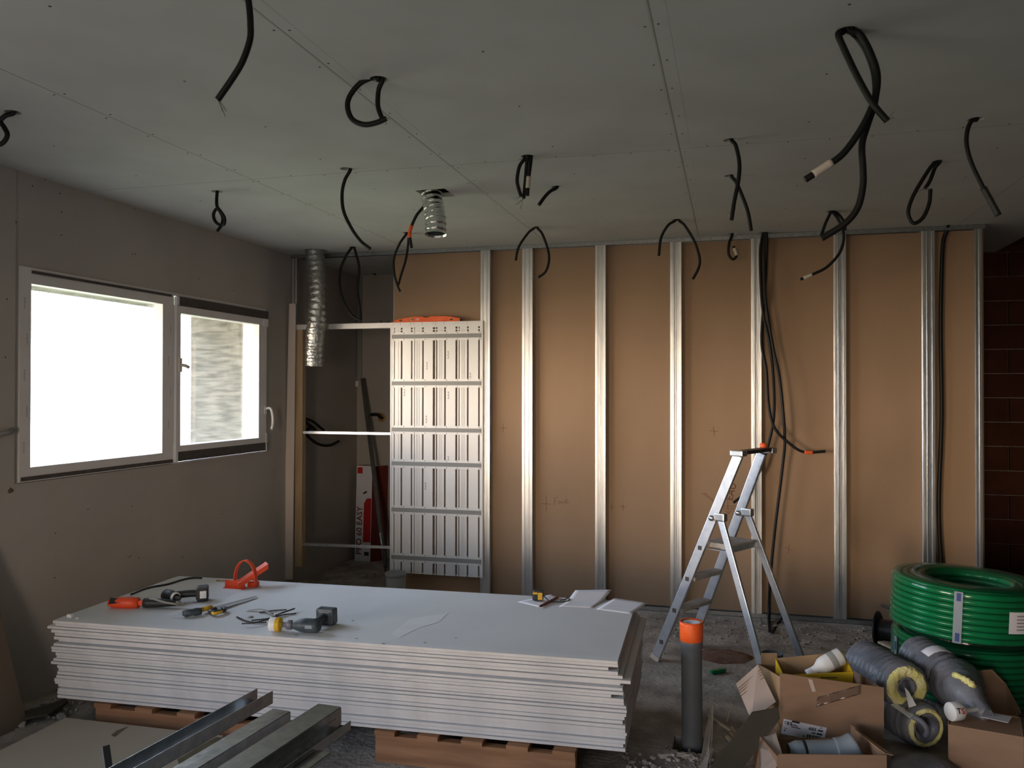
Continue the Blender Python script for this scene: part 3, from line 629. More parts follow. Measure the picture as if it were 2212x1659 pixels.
for i in range(NB):
    zt = ZB1-i*TH; zb = zt-TH*rg.choice((.88,.93,.96,.98))
    if i in (4, 8, 12): zb = zt-TH*.84
    o0 = FLc+ex*(-LO[i])+ey*(FO[i]+(.028 if i > 10 else .008)*(i > 0)); l = LB+LO[i]+RO[i]; w = WB+rg.uniform(-.01,.012)
    b = MB(); tp = rg.choice((.0004,.0010,.0016,.0022,.0028))               # long edges are tapered, as on real boards
    def row(q_, zz, k): return [Vector((o0+ex*k*l+ey*q_).to_tuple()[:2]+(zz,)) for k in (0, 1)]
    prof = [(0, zb+tp*.6), (.0012, zb+tp*.3), (.045, zb), (w-.045, zb), (w, zb+tp*.6), (w, zt-tp), (w-.045, zt), (.045, zt), (.002, zt-tp), (0, zt-tp-.0006)]
    vs = []
    for q_, zz in prof: vs += row(q_, zz, 0)
    n_ = len(prof)
    for k in range(n_):
        e0, e1 = 2*k, 2*((k+1) % n_)
        b.add(vs if k == 0 else [], [], 0)
    b.f += [[2*k, 2*k+1, 2*((k+1) % n_)+1, 2*((k+1) % n_)] for k in range(n_)]; b.mi += [1 if k in (9, 4) else 0 for k in range(n_)]; b.sm += [False]*n_
    b.f += [[2*k for k in range(n_)], [2*k+1 for k in range(n_)][::-1]]; b.mi += [1, 1]; b.sm += [False, False]
    lab = ORD[i]+(' plasterboard sheet of the big stack, carrying the tools and papers' if i == 0 else ' plasterboard sheet of the big stack, resting on the pallets' if i == NB-1 else ' plasterboard sheet counted down from the top of the big stack')
    if i == 2: lab = 'third plasterboard sheet of the big stack, stopping short at the papers end'
    if i == 5: lab = 'sixth plasterboard sheet of the big stack, jutting out at the papers end'
    bo = one('plasterboard_sheet', b, [M_pboard, M_pedge], lab, 'plasterboard', 'plasterboards in the big stack')
    if i == 0: TOP = bo
ZT = ZB1
def T(u, v, dz=0.0): return at_z(u, v, ZT+dz)
b = MB(); b.slab([T(845,1370,.0006), T(885,1337,.0006), T(968,1324,.0006), T(948,1344,.0006), T(905,1356,.0006), T(862,1378,.0006)], .0004); b.build('dust_patch', M_dust, TOP)
for u, v in ((762,1340),(828,1390),(770,1379),(918,1388),(985,1378),(640,1372)): p = T(u, v, .0006); b = MB(); b.lathe([(0,.0004),(.006,.0002),(.008,0)], 6, Matrix.Translation(p)); b.build('scuff', M_drop, TOP)
def pallet(x0, x1, yfront, label):
    t = thing('pallet', label, 'pallet', ((x0+x1)/2, yfront+.5, 0), 'pallets under the board stack')
    ztop = ZB0-.002; n = 5
    for k in range(n):
        xa = x0+(x1-x0-.10)*k/(n-1); b = MB(); b.bb((xa, yfront-.012, ztop-.022), (xa+.10, yfront+1.0, ztop)); b.build('deck_board', M_pallet, t)
    for yy in (yfront, yfront+.46, yfront+.94):
        b = MB(); b.bb((x0, yy, .024), (x1, yy+.045, ztop-.0225)); b.build('stringer', M_pallet, t)
    b = MB(); b.bb((x0, yfront, .001), (x1, yfront+.09, .0235)); b.build('bottom_board', M_pallet, t)
pa = at_z(803,1583,.15); pb = at_z(1240,1630,.15)
pallet(pa.x, pb.x, 3.635, 'reddish timber pallet under the papers end of the board stack')
pallet(at_z(200,1520,.15).x, -2.06, 3.585, 'dark timber pallet under the power tool end of the board stack')
# ---------------------------------------------------------------- stepladder
L1, L2, T1, T2 = Vector((-.487,5.465,0)), Vector((-.281,5.806,0)), Vector((.034,5.222,1.348)), Vector((.176,5.459,1.348))
R1, R2 = Vector((.199,5.010,0)), Vector((.441,5.412,0)); av = (L2-L1).normalized(); bv = Vector((av.y, -av.x, 0))
lad = thing('stepladder', 'aluminium platform stepladder standing open before the brown partition', 'ladder', tuple((L1+L2+R1+R2)/4))
def on_line(A, B, v):
    lo, hi = 0, 1
    for _ in range(40):
        mid = (lo+hi)/2
        if px(A+(B-A)*mid)[1] > v: lo = mid
        else: hi = mid
    return lo
for A, B in ((L1, T1), (L2, T2)):
    d = (B-A).normalized(); b = MB(); b.beam(A+d*.03, B, .060, .024, av, 0, .004); r_ = b.build('front_rail', M_alu, lad)
    b = MB(); b.beam(A+Vector((0,0,.006)), A+d*.035, .064, .03, av); b.build('foot_cap', M_tapew, r_)
    b = MB()
    for v in (1386, 1318, 1250, 1183):
        k = on_line(L1, T1, v); p = A+(B-A)*k
        b.box(p-av*.0125, (.026,.002,.026), Matrix((bv, av, Vector((0,0,1)))).transposed(), 0, .0)
    b.build('rung_plug', M_rubber, r_)
ks = .709
BR = []
for A, B, Rf in ((L1, T1, R1), (L2, T2, R2)):
    p = A+(B-A)*ks+bv*.055+Vector((0,0,.0)); BR.append(p)
    d = (Rf-p).normalized(); b = MB(); b.beam(p, Rf-d*.004, .042, .022, av, 0, .003); r_ = b.build('rear_leg', M_alu, lad)
    b = MB(); b.beam(Rf-d*.03, Rf, .046, .028, av); b.build('foot_cap', M_rubber, r_)
    b = MB(); b.box(p+Vector((0,0,.01)), (.07,.045,.05), Matrix((bv, av, Vector((0,0,1)))).transposed(), 0, .008)
    b.lathe([(0,.012),(.016,.01),(.018,0)], 12, axis_frame(p-bv*.055-av*.018, p-bv*.055-av*.2)); b.build('hinge_bracket', M_galv, lad)
for v in (1318, 1250):
    k = on_line(L1, T1, v); a_ = L1+(T1-L1)*k; c_ = L2+(T2-L2)*k
    b = MB(); b.box((a_+c_)/2, ((c_-a_).length-.026, .085, .026), Matrix((av, -bv, Vector((0,0,1)))).transposed(), 0, .004)
    for g in (-.03,-.015,0,.015,.03): b.box((a_+c_)/2+bv*g+Vector((0,0,.0135)), ((c_-a_).length-.03, .005, .003), Matrix((av, -bv, Vector((0,0,1)))).transposed())
    b.build('step', M_conc if False else M_rub, lad)
k = on_line(L1, T1, 1180); a_ = L1+(T1-L1)*k; c_ = L2+(T2-L2)*k; zp = a_.z
def at_h(A, B, z): return A+(B-A)*((z-A.z)/(B.z-A.z))
ra, rb = at_h(BR[0], R1, zp), at_h(BR[1], R2, zp)
b = MB(); b.slab([a_+av*.03, c_-av*.03, rb-av*.03, ra+av*.03], .028); pl = b.build('platform', M_rub, lad)
b = MB(); b.beam(a_+av*.028+Vector((0,0,-.012)), ra+av*.028+Vector((0,0,-.012)), .026, .004, (0,0,1)); b.beam(ra+av*.02, rb-av*.02, .004, .03, (0,0,1)); b.build('platform_edge', M_alu, pl)
b = MB(); b.beam(T1-av*.01+Vector((0,0,.015)), T2+av*.10+Vector((0,0,.02)), .075, .022, (0,0,1), 0, .005); b.build('guard_tray', M_blackp, lad)
for p in (T1, T2+av*.085):
    b = MB(); b.box(p+Vector((0,0,.012)), (.085,.06,.035), Matrix((bv, av, Vector((0,0,1)))).transposed(), 0, .006); b.build('tray_bracket', M_galv, lad)
d1 = R1+(BR[0]-R1)*.10; d2 = R2+(BR[1]-R2)*.10
b = MB(); b.beam(d1+av*.011, d2-av*.011, .03, .018, (0,0,1)); b.build('cross_brace', M_rub, lad)
p = T2+av*.02+Vector((0,0,.032))
b = MB(); b.lathe([(.0,0),(.020,0),(.022,.004),(.022,.022),(.014,.03),(0,.031)], 18, Matrix.Translation(p)); one('plug', b, M_otape, 'small orange plastic plug set on the stepladder top tray', 'plug')
pa, pb = at_z(1548,1168,zp+.009), at_z(1590,1171,zp+.009)
t = thing('marker_pen', 'red marker pen lying on the stepladder platform', 'pen', tuple(pa-Vector((0,0,.008))))
b = MB(); b.tube([pa.lerp(pb, .35), pb], .008, 10); b.build('barrel', M_red, t); b = MB(); b.tube([pa, pa.lerp(pb, .345)], .0085, 10); b.build('cap', M_red, t)
# ---------------------------------------------------------------- things lying on the stack
G0 = .0006
def sheet(name, corners, label, dz=.001, lift=None, group='drawings on the board stack', nn=8):
    A, B, Cc, D = [T(u, v, dz) for u, v in corners]; g = []
    for i in range(nn+1):
        row = []
        for j in range(nn+1):
            s, t = i/nn, j/nn; p = (A*(1-s)+B*s)*(1-t)+(D*(1-s)+Cc*s)*t
            if lift: p = p+Vector((0,0,lift(s, t)))
            row.append(p)
        g.append(row)
    b = MB(); b.sheetgrid(g, .0005); return one(name, b, M_paper, label, 'paper', group)
sheet('paper_sheet', [(1118,1300),(1190,1284),(1228,1298),(1171,1313)], 'white paper sheet under the tape measure and pencil')
sheet('paper_sheet', [(1207,1310),(1243,1288),(1322,1287),(1279,1313)], 'white paper sheet curling up between the two flat sheets', .0025, lambda s, t: .035*math.sin(min(s,1)*math.pi*.5)**3*(s**1.5))
sheet('paper_sheet', [(1288,1316),(1327,1293),(1399,1304),(1363,1326)], 'white paper sheet at the corner of the stack, nearest the stepladder', .001, lambda s, t: .004*s*s)
b = MB(); A_, B_, C_, D_ = T(1322,1287,.0378), T(1328,1293,.003), T(1284,1316,.003), T(1279,1313,.0378)
ctr = T(1162,1298,.001)
t = thing('tape_measure', 'yellow and black tape measure on a paper sheet', 'tape measure', tuple(ctr))
rt = Matrix.Rotation(R(8), 3, 'Z')
b = MB(); b.box(ctr+Vector((0,0,.033)), (.062,.036,.062), rt, 0, .012); b.build('case', M_blackp, t)
b = MB(); b.box(ctr+rt @ Vector((.014,-.0185,.030)), (.026,.004,.040), rt, 0, .0015); b.box(ctr+rt @ Vector((-.014,-.0185,.046)), (.026,.004,.012), rt, 0, .0015); b.build('side_plate', M_yel, t)
b = MB(); P = [ctr+rt @ Vector(q) for q in ((.032,0,.03),(.05,-.005,.015),(.07,-.02,.004),(.11,-.022,.004),(.16,-.01,.004),(.175,.015,.010),(.165,.03,.014),(.15,.01,.010),(.12,.0,.005))]
b.tube(smooth_path(P, .008), .0028, 6); b.build('wrist_strap', M_blackp, t)
pa, pb = T(1168,1309,.0075), T(1204,1290,.0075)
t = thing('carpenter_pencil', 'dark red carpenter pencil across the paper by the tape measure', 'pencil', tuple((pa+pb)/2-Vector((0,0,.006))))
b = MB(); b.tube([pa, pb], .0065, 6, smooth=False); b.build('shaft', M_dred, t); b = MB(); d = (pa-pb).normalized(); b.tube([pa+d*.0003, pa+d*.02], .006, 6, radii=[.006,.0015]); b.build('sharpened_tip', M_ink, t)
# cordless impact driver (dark, farther) and drill with hole saw (nearer)
def power_tool(t, head_a, head_b, rad, grip_a, bat_c, bat_dim, mats, ring=None):
    hb, gb, rb_ = mats
    L = (head_b-head_a).length
    b = MB(); b.lathe([(0,0),(rad*.75,.002),(rad*.97,L*.12),(rad,L*.3),(rad*1.02,L*.55),(rad*.9,L*.72),(rad*.62,L*.93),(rad*.55,L),(0,L)], 20, axis_frame(head_a, head_b)); h = b.build('motor_housing', hb, t)
    dirn = (bat_c-grip_a).normalized(); b = MB(); b.tube(smooth_path([grip_a-dirn*.0, grip_a.lerp(bat_c, .5)+Vector((0,0,.003)), bat_c-dirn*.02], .01), .020, 10); b.build('grip', gb, t)
    fz = Vector((0,0,1)); x = dirn; y = fz.cross(x).normalized(); z = x.cross(y); Mx = Matrix((x, y, z)).transposed()
    b = MB(); b.box(bat_c, bat_dim, Mx, 0, .010); b.box(bat_c-x*(bat_dim[0]*.42), (bat_dim[0]*.3, bat_dim[1]*.75, bat_dim[2]*.8), Mx, 0, .008); bt = b.build('battery', gb, t)
    return h, bt, Mx
hc = T(368,1288,.036); bc = T(438,1281,.042)
t = thing('impact_driver', 'black cordless impact driver lying near the back edge of the stack', 'power tool', (hc.x, hc.y, ZT))
vh = (T(385,1291,.036)-T(358,1284,.036)).normalized()
h, bt, Mx = power_tool(t, hc-vh*.055, hc+vh*.055, .034, hc+Vector((.015,.01,.004)), bc, (.062,.085,.078), (M_blackp, M_blackp, M_blackp))
b = MB(); f_ = axis_frame(hc+vh*.042, hc+vh*.2); b.lathe([(.024,0),(.029,.003),(.029,.014),(.022,.016)], 20, f_); b.build('nose_ring', M_white, h)
b = MB(); b.lathe([(0,.0),(.012,.0),(.012,.03),(.006,.032),(.006,.04),(0,.04)], 14, axis_frame(hc+vh*.056, hc+vh*.3)); b.build('bit_holder', M_rubber, h)
b = MB(); b.box(bc+Mx @ Vector((.004,-.0432,.0)), (.034,.001,.040), Mx); lb = b.build('rating_label', M_white, bt)
hc = T(665,1352,.034); hA = T(692,1352,.034); hB = T(633,1350,.034); bc = T(706,1330,.042); dh = (hB-hA).normalized()
t = thing('cordless_drill', 'dusty blue-grey cordless drill fitted with a white hole saw', 'power tool', (hc.x, hc.y, ZT))
h, bt, Mx = power_tool(t, hA, hB, .034, T(684,1344,.036), bc, (.055,.095,.080), (M_greyp, M_greyp, M_greyp))
b = MB(); q = hB; b.lathe([(.0,0),(.019,.0),(.023,.006),(.023,.026),(.017,.034),(.010,.052),(0,.053)], 18, axis_frame(q+dh*.001, q+dh*.5)); b.build('chuck', M_sleeve, h)
b = MB(); q2 = hB+dh*.054; b.lathe([(0,0),(.012,0),(.014,.006),(.032,.008),(.034,.012),(.034,.030)], 24, axis_frame(q2, q2+dh)); b.build('hole_saw_hub', M_yel, h)
b = MB(); b.lathe([(.034,.0305),(.034,.055),(.033,.060),(.0285,.060),(.028,.012)], 24, axis_frame(q2, q2+dh)); b.build('hole_saw_cup', M_white, h)
b = MB(); yv = Vector((-dh.y, dh.x, 0)); sd = yv if yv.y < 0 else -yv
b.box(hA.lerp(hB,.35)+sd*.0345+Vector((0,0,.002)), (.035,.001,.016), Matrix((dh, sd, Vector((0,0,1)))).transposed()); b.build('model_plate', M_pvcl, h)
# orange and black tool with a grey cord strap
A_, B_, C_ = T(234,1302,.028), T(300,1302,.028), T(384,1303,.026); d = (C_-A_).normalized()
t = thing('crimping_tool', 'orange and black hand tool with a grey cord strap at the stack corner', 'hand tool', (B_.x, B_.y, ZT))
L = (B_-A_).length
b = MB(); b.lathe([(0,0),(.018,.003),(.024,.02),(.030,L*.35),(.031,L*.7),(.029,L*.98),(.014,L),(.0,L)], 14, axis_frame(A_, B_)); ob = b.build('body', M_orange, t)
b = MB(); up = Vector((0,0,1)); sd = d.cross(up).normalized(); sd = sd if sd.y < 0 else -sd; n_ = (sd*.8+up*.6).normalized()
p = A_+d*(L*.45)+n_*.0275; w_ = n_.cross(d).normalized(); b.slab([p-d*.058-w_*.018, p-d*.02-w_*.014, p+d*.055-w_*.006, p+d*.055+w_*.006, p-d*.02+w_*.014, p-d*.058+w_*.018], .004); b.build('grip_pad', M_blackp, ob)
b = MB(); b.box(B_+d*.012, (.03,.022,.024), Matrix((d, up.cross(d).normalized(), up)).transposed(), 0, .003); b.build('collar', M_orange, t)
L2_ = (C_-B_).length; b = MB(); b.lathe([(0,.026),(.025,.028),(.026,.05),(.022,L2_*.6),(.015,L2_*.95),(.0,L2_)], 12, axis_frame(B_, C_)); b.build('handle', M_blackp, t)
b = MB(); b.tube(smooth_path([B_+d*.06+up*.024+sd*.006, B_+d*.09+up*.026+sd*.022, B_+d*.15+up*.012+sd*.030, B_+d*.205+up*.0+sd*.02, C_+sd*.004], .008), .006, 8); b.tube([C_-d*.02, C_+d*.012], .012, 8); b.build('cord_strap', M_wire, t)
for s in (-1, 1):
    b = MB(); b.tube([C_+d*.013+sd*s*.006, C_+d*.035+sd*s*.006], .003, 6); b.build('prong', M_wire, t)
# hand saw and jab saw
A_, B_ = T(441,1318,.018), T(554,1288,.010); d = (B_-A_).normalized(); s_ = Vector((0,0,1)).cross(d)
t = thing('hand_saw', 'handsaw with a long tapering blade and yellow and black handle', 'saw', (A_.x, A_.y, ZT))
b = MB(); b.slab([A_+s_*.02, A_-s_*.035, B_-s_*.008, B_+s_*.012], .0015); b.build('blade', M_drop, t)
b = MB(); P = [A_+d*.05-s_*.03, A_+d*.0-s_*.045, A_-d*.01-s_*.075, A_+d*.035-s_*.10, A_+d*.07-s_*.075, A_+d*.085-s_*.045]
b.tube(smooth_path(P, .008), .011, 8); b.build('handle', M_blackp, t)
b = MB(); p = A_-d*.01-s_*.092; b.tube(smooth_path([p+d*.05, p+d*.02-s_*.016, p-d*.015-s_*.006, p-d*.008+s_*.012], .006), .008, 8); b.tube([A_-d*.012+Vector((0,0,.006)), A_+d*.05+Vector((0,0,.004))], .013, 8); b.build('grip_insert', M_yel, t)
A_, B_ = T(437,1320,.022), T(394,1325,.022); C_ = T(360,1328,.012); d = (B_-A_).normalized()
t = thing('jab_saw', 'short pointed jab saw with a dark green handle, beside the handsaw', 'saw', (B_.x, B_.y, ZT))
L = (B_-A_).length; b = MB(); b.lathe([(0,0),(.018,.004),(.021,.03),(.018,L*.5),(.021,L*.85),(.012,L),(0,L)], 12, axis_frame(A_, B_)); b.build('handle', M_greyp, t)
s_ = Vector((0,0,1)).cross(d); b = MB(); b.slab([B_+d*.002+s_*.008, B_+d*.002-s_*.008, C_], .0018); b.build('blade', M_galv2, t)
# collated screw strips
for k, (P, lab) in enumerate(([[(512,1333),(530,1341),(552,1345),(576,1344)], 'dark screw strip ending nearest the front edge of the stack'], [[(524,1347),(545,1346),(570,1340),(590,1333)], 'screw strip half under the white hole saw, second from the front'], [[(545,1340),(580,1336),(612,1328),(640,1325)], 'screw strip lying flat along the drill chuck'], [[(596,1329),(615,1322),(638,1314)], 'screw strip crossing toward the drill battery'], [[(562,1323),(590,1319),(620,1317)], 'straight screw strip farthest from the drill'])):
    pts = [T(u, v, .006+.0105*(k % 2)*1.0) for u, v in P]; Q = smooth_path(pts, .009); b = MB()
    b.tube(Q, .0022, 5); 
    t = one('screw_strip', b, M_wire, lab, 'screws', 'collated screw strips by the drill')
    b = MB()
    for q in Q[::1]: b.lathe([(0,-.004),(.0042,-.003),(.0042,.003),(0,.004)], 6, Matrix.Translation(q))
    b.build('screw_row', M_ink, t)
pts = [T(534,1319,.004), T(555,1316,.012), T(574,1319,.016), T(590,1326,.010)]; b = MB(); Q = smooth_path(pts, .012)
g = [[q+Vector((.0,s*.010,0)) for q in Q] for s in (-1, 0, 1)]; b.sheetgrid(g, .0015); one('plastic_strip', b, M_wire, 'flat grey plastic strip curling behind the screw strips', 'strip')
b = MB(); p = T(541,1333,.0015); b.lathe([(.0,.006),(.012,.004),(.016,0)], 7, Matrix.Translation(p)); one('crumb', b, M_wire, 'small dark crumb lying between the screw strips', 'debris')
b = MB(); p = T(470,1255,.001); b.lathe([(0,.008),(.008,.006),(.010,0)], 7, Matrix.Translation(p)); b.tube([p+Vector((.01,0,.004)), p+Vector((.055,.0,.004))], .003, 6); one('screw', b, M_ochre, 'single screw lying near the back edge beside the panel lifter', 'screw')
for dx, dy, s, lb_ in ((0,0,.018,'largest white plaster crumb on the stack corner nearest the window wall'),(.07,-.03,.008,'tiny white plaster crumb set apart from the largest one on the stack corner')):
    b = MB(); b.box(T(152,1330,s*.5)+Vector((dx,dy,0)), (s*1.6,s*1.2,s), Matrix.Rotation(dx*40,3,'Z'), 0, s*.2); one('plaster_crumb', b, M_white, lb_, 'debris')
P = [T(283,1284,.005), T(320,1270,.005), T(362,1262,.006), T(395,1252,.006), T(418,1248,.006), T(440,1249,.005)]; b = MB(); b.tube(smooth_path(P, .02), .006, 6); one('black_cord', b, M_blackp, 'thin black cord along the back edge of the stack behind the impact driver', 'cord')
# panel lifter handle
t0 = T(515,1271,.0); t = thing('panel_carrier', 'bright orange plastic board carrier with a round hoop handle', 'carrier', tuple(t0))
e1 = (T(528,1271)-T(486,1268)).normalized(); e2 = Vector((-e1.y, e1.x, 0)); Lb = (T(528,1271)-T(486,1268)).length
o0 = T(486,1269); up = Vector((0,0,1))
b = MB(); b.slab([o0, o0+e1*Lb, o0+e1*Lb+up*.045, o0+up*.045], .006); b.slab([o0+up*.004-e2*.02, o0+e1*Lb+up*.004-e2*.02, o0+e1*Lb+up*.004, o0+up*.004], .004); b.build('hook_plate', M_orange, t)
pA = o0+e1*(Lb*.62)+e2*.0+up*.035; pB = pA+e1*.125+e2*.12+up*.10
wv = (pB-pA).normalized(); nv = wv.cross(e2).normalized(); sv = wv.cross(Vector((0,0,1))).normalized()
b = MB(); b.slab([pA+sv*.035, pB+sv*.035, pB-sv*.035, pA-sv*.035], .006)
for s in (-1, 1): b.slab([pA+sv*.035*s, pB+sv*.035*s, pB+sv*.035*s-up*.03, pA+sv*.035*s-up*.03], .004)
b.build('lifting_arm', M_orange, t)
b = MB(); f_ = pA.lerp(pB, .55); b.box(f_-up*.075+Vector((0,0,.0)), (.055,.05,max(.02, 2*(f_.z-.075-ZT))), Matrix((e1,e2,up)).transposed(), 0, .006); b.build('foot', M_orange, t)
c_ = pA.lerp(pB, .28); c_.z = ZT+.012; hoop = []
for k in range(15):
    a = math.pi*k/14; hoop.append(c_+e1*(-.075*math.cos(a))+up*(.002+.150*math.sin(a)**.8))
b = MB(); g = [[h_-e2*.016 for h_ in hoop], [h_+e2*.016 for h_ in hoop]]
for i in range(14): b.slab([g[0][i], g[0][i+1], g[1][i+1], g[1][i]], .005)
b.build('hoop_handle', M_orange, t)
# ---------------------------------------------------------------- waste pipes and floor bits
pc = Vector(((PIT[0]+PIT[1])/2+.012, 4.19, 0)); ptop = at_y(1497, 1345, 4.19).z
t = thing('waste_pipe', 'upright grey waste pipe with its mouth wrapped in orange tape', 'pipe', (pc.x, pc.y, -.2))
Mp = Matrix.Translation((pc.x, pc.y, 0)) @ Matrix.Rotation(R(-.4), 4, 'Y')
b = MB(); b.lathe([(.050,-.2),(.050,ptop-.13),(.0505,ptop-.125),(.0535,ptop-.115),(.0545,ptop-.10),(.0545,ptop-.085),(.053,ptop-.08),(.053,ptop-.01),(.049,ptop-.01),(.048,ptop-.2)], 32, Mp); pb_ = b.build('pipe', M_pvc, t)
b = MB(); b.lathe([(.0535,ptop-.088),(.0555,ptop-.086),(.0565,ptop-.04),(.0575,ptop-.005),(.0555,ptop+.008),(.050,ptop+.004)], 26, Mp, jit=.012, seed=4); b.build('orange_tape', M_otape, t)
b = MB(); b.lathe([(0,ptop-.006),(.02,ptop-.004),(.035,ptop+.002),(.049,ptop+.001)], 18, Mp, jit=.06, seed=8); b.build('plug_wadding', M_paper, t)
def stub(u, v, dz, r, h, label, vt):
    p = at_z(u, v, 0); b = MB(); b.lathe([(r,.0),(r,h),(r*.93,h),(r*.93,h*.55),(r*.5,h*.5),(0,h*.5)], 26, Matrix.Translation(p)); return one('pipe_stub', b, M_pvc, label, 'pipe')
stub(1668, 1462, 0, .064, .145, 'short wide grey pipe stub standing behind the open boxes', 1412)
rg = random.Random(5)
def shard(u, v, z, l, w, th, ang, label, mat, name='wood_splinter', group=None, tilt=0):
    p = at_z(u, v, z); Mx = Matrix.Rotation(R(ang), 3, 'Z') @ Matrix.Rotation(R(tilt), 3, 'Y'); b = MB(); b.box(p+Vector((0,0,th/2+abs(math.sin(R(tilt)))*l/2)), (l,w,th), Mx, 0, 0); return one(name, b, mat, label, name.split('_')[-1], group)
g_ = 'pale splinters beside the waste pipe'
b = MB(); b.beam(at_z(1529,1545,.05), at_z(1578,1578,.03), .012, .008); one('wood_splinter', b, M_split, 'longest pale splinter slanting beside the waste pipe', 'splinter', g_)
b = MB(); b.beam(at_z(1570,1560,.0)+Vector((0,0,.003)), at_d(1579,1521,4.25), .007, .006); one('wood_splinter', b, M_split, 'thin pale splinter standing nearly upright', 'splinter', g_)
b = MB(); b.beam(at_z(1580,1570,.03), at_z(1592,1592,.006), .014, .008); one('wood_splinter', b, M_split, 'short pale splinter just above the olive plank', 'splinter', g_)
b = MB(); b.beam(at_z(1570,1590,.02), at_z(1582,1605,.006), .018, .010); one('wood_splinter', b, M_split, 'stubby pale splinter against the olive plank, lower of the close pair', 'splinter', g_)
b = MB(); b.beam(at_z(1578,1584,.02), at_z(1590,1600,.006), .012, .010); one('wood_splinter', b, M_split, 'stubby pale splinter against the olive plank, upper of the close pair', 'splinter', g_)
q = [at_z(1523,1655,.0), at_z(1512,1655,.0)]
b = MB(); b.slab([at_d(1541,1523,4.12), at_d(1536,1522,4.12), at_d(1522,1590,4.0), at_d(1512,1655,3.83)+Vector((0,0,.0)), at_d(1528,1655,3.83), at_d(1539,1600,3.98)], .012); one('plasterboard_offcut', b, M_strip if False else M_rub, 'broken grey plasterboard sliver leaning by the pipe foot', 'plasterboard')
b = MB(); b.slab([at_z(1530,1645,.012), at_z(1537,1618,.012), at_z(1541,1622,.012), at_z(1534,1652,.012)], .011); one('plasterboard_offcut', b, M_pedge, 'small pale plaster flake next to the broken sliver', 'plasterboard')
a_, e_ = at_z(1530,1664,.012), at_z(1598,1664,.012); up_ = at_d(1657,1540,3.76)-(a_+e_)/2
b = MB(); b.slab([a_, a_+up_*1.02, a_+up_*1.10+(e_-a_)*.7, e_+up_*.92, e_], .010); one('olive_plank', b, M_olive, 'dark olive plank leaning up against the open cardboard boxes', 'plank')
b = MB(); b.beam(at_z(1536,1452,.015), at_z(1566,1447,.015), .028, .022, (0,0,1), 0, .004); one('green_offcut', b, M_green, 'small green plastic offcut lying alone on the floor', 'scrap')
b = MB(); p = at_z(1565,1418,0); vs = []
for r_, z in ((.16,.002),(.10,.012),(.05,.018)):
    vs += []
b.lathe([(.0,.022),(.05,.018),(.10,.011),(.15,.004),(.165,.0005)], 22, Matrix.Translation(p) @ Matrix.Diagonal((1.1,.9,1,1)), jit=.12, seed=3); o = one('brick_dust', b, M_brownsoil, 'reddish heap of brick dust on the floor behind the waste pipe', 'dust'); o['kind'] = 'stuff'
b = MB()
def chip(b, p, s):
    if (.1 < p.x < 1.5 and 3.5 < p.y < 5.9) or (-3.4 < p.x < -.5 and 3.55 < p.y < 4.75): return
    b.box(p+Vector((0,0,s*.3)), (s*rg.uniform(.7,1.7), s*rg.uniform(.6,1.2), s*.7), Matrix.Rotation(rg.uniform(0,6),3,'Z') @ Matrix.Rotation(rg.uniform(-.4,.4),3,'X'), rg.choice((0,0,1)), s*.12)
for k in range(150):
    chip(b, Vector((rg.uniform(-.5,.1), rg.gauss(3.88,.10), 0)), rg.uniform(.004,.018))
for k in range(60): chip(b, Vector((PIT[0]+rg.uniform(-.03,.2), PIT[2]-abs(rg.gauss(.0,.03)), 0)), rg.uniform(.01,.035))
for k in range(260): chip(b, Vector((rg.uniform(-.6,1.2), rg.uniform(6.0,6.6), 0)), rg.uniform(.005,.016))
for k in range(160): chip(b, Vector((rg.uniform(-.45,1.4), rg.uniform(4.0,6.0), 0)), rg.uniform(.003,.012))
for k in range(90): chip(b, Vector((rg.uniform(-3.7,-3.0), rg.uniform(3.5,4.2), 0)), rg.uniform(.006,.03))
for k in range(90): chip(b, Vector((rg.uniform(-3.7,-2.4), rg.uniform(6.8,7.9), 0)), rg.uniform(.006,.025))
o = one('rubble', b, [M_rub, M_floor], 'scattered plaster crumbs and grit over the raw concrete floor', 'rubble'); o['kind'] = 'stuff'
# ---------------------------------------------------------------- cardboard boxes
bx = Vector((.966,.257,0)); by = Vector((-.257,.966,0)); Z = Vector((0,0,1))
F0 = Vector((.212,4.104,0)); wB, dB, hL, hR = .485, .34, .418, .352
F1 = F0+bx*wB; K0 = F0+by*dB; K1 = F1+by*dB
t = thing('cardboard_box', 'brown cardboard box with a white 683 shipping label on its face', 'box', tuple((F0+K1)/2))
b = MB(); b.slab([F0+Z*.004, F1+Z*.004, F1+Z*hR, F0+Z*hL], .005); fp = b.build('front_panel', M_card, t)
b = MB(); b.slab([K0+Z*.004, K1+Z*.004, K1+Z*.30, K0+Z*.35], .005); b.build('back_panel', M_cardi, t)
b = MB(); b.slab([F0+bx*.005+by*.006+Z*.004, K0+bx*.005-by*.006+Z*.004, K0+bx*.005-by*.006+Z*.35, F0+bx*.005+by*.006+Z*.40], .005); b.build('side_panel', M_cardi, t)
b = MB(); b.slab([F1+by*.006+Z*.004, K1-by*.006+Z*.004, K1-by*.006+Z*.32, F1+by*.006+Z*.345], .005); b.build('side_panel', M_card, t)
b = MB(); b.slab([F0+by*.006+bx*.006+Z*.006, F1+by*.006-bx*.006+Z*.006, K1-by*.006-bx*.006+Z*.006, K0-by*.006+bx*.006+Z*.006], .004); b.build('bottom', M_card, t)
b = MB(); b.slab([at_d(1590,1478,4.02), at_d(1637,1437,4.05), at_d(1676,1517,3.90), at_d(1623,1557,3.84)], .005); fl = b.build('flap', M_cardp, t)
b = MB()
for k in (.13,.19,.25,.33): b.beam(at_d(1590,1478,4.012).lerp(at_d(1623,1557,3.832), k), at_d(1637,1437,4.042).lerp(at_d(1676,1517,3.892), k), .004, .0015)
b.build('crease', M_card, fl)
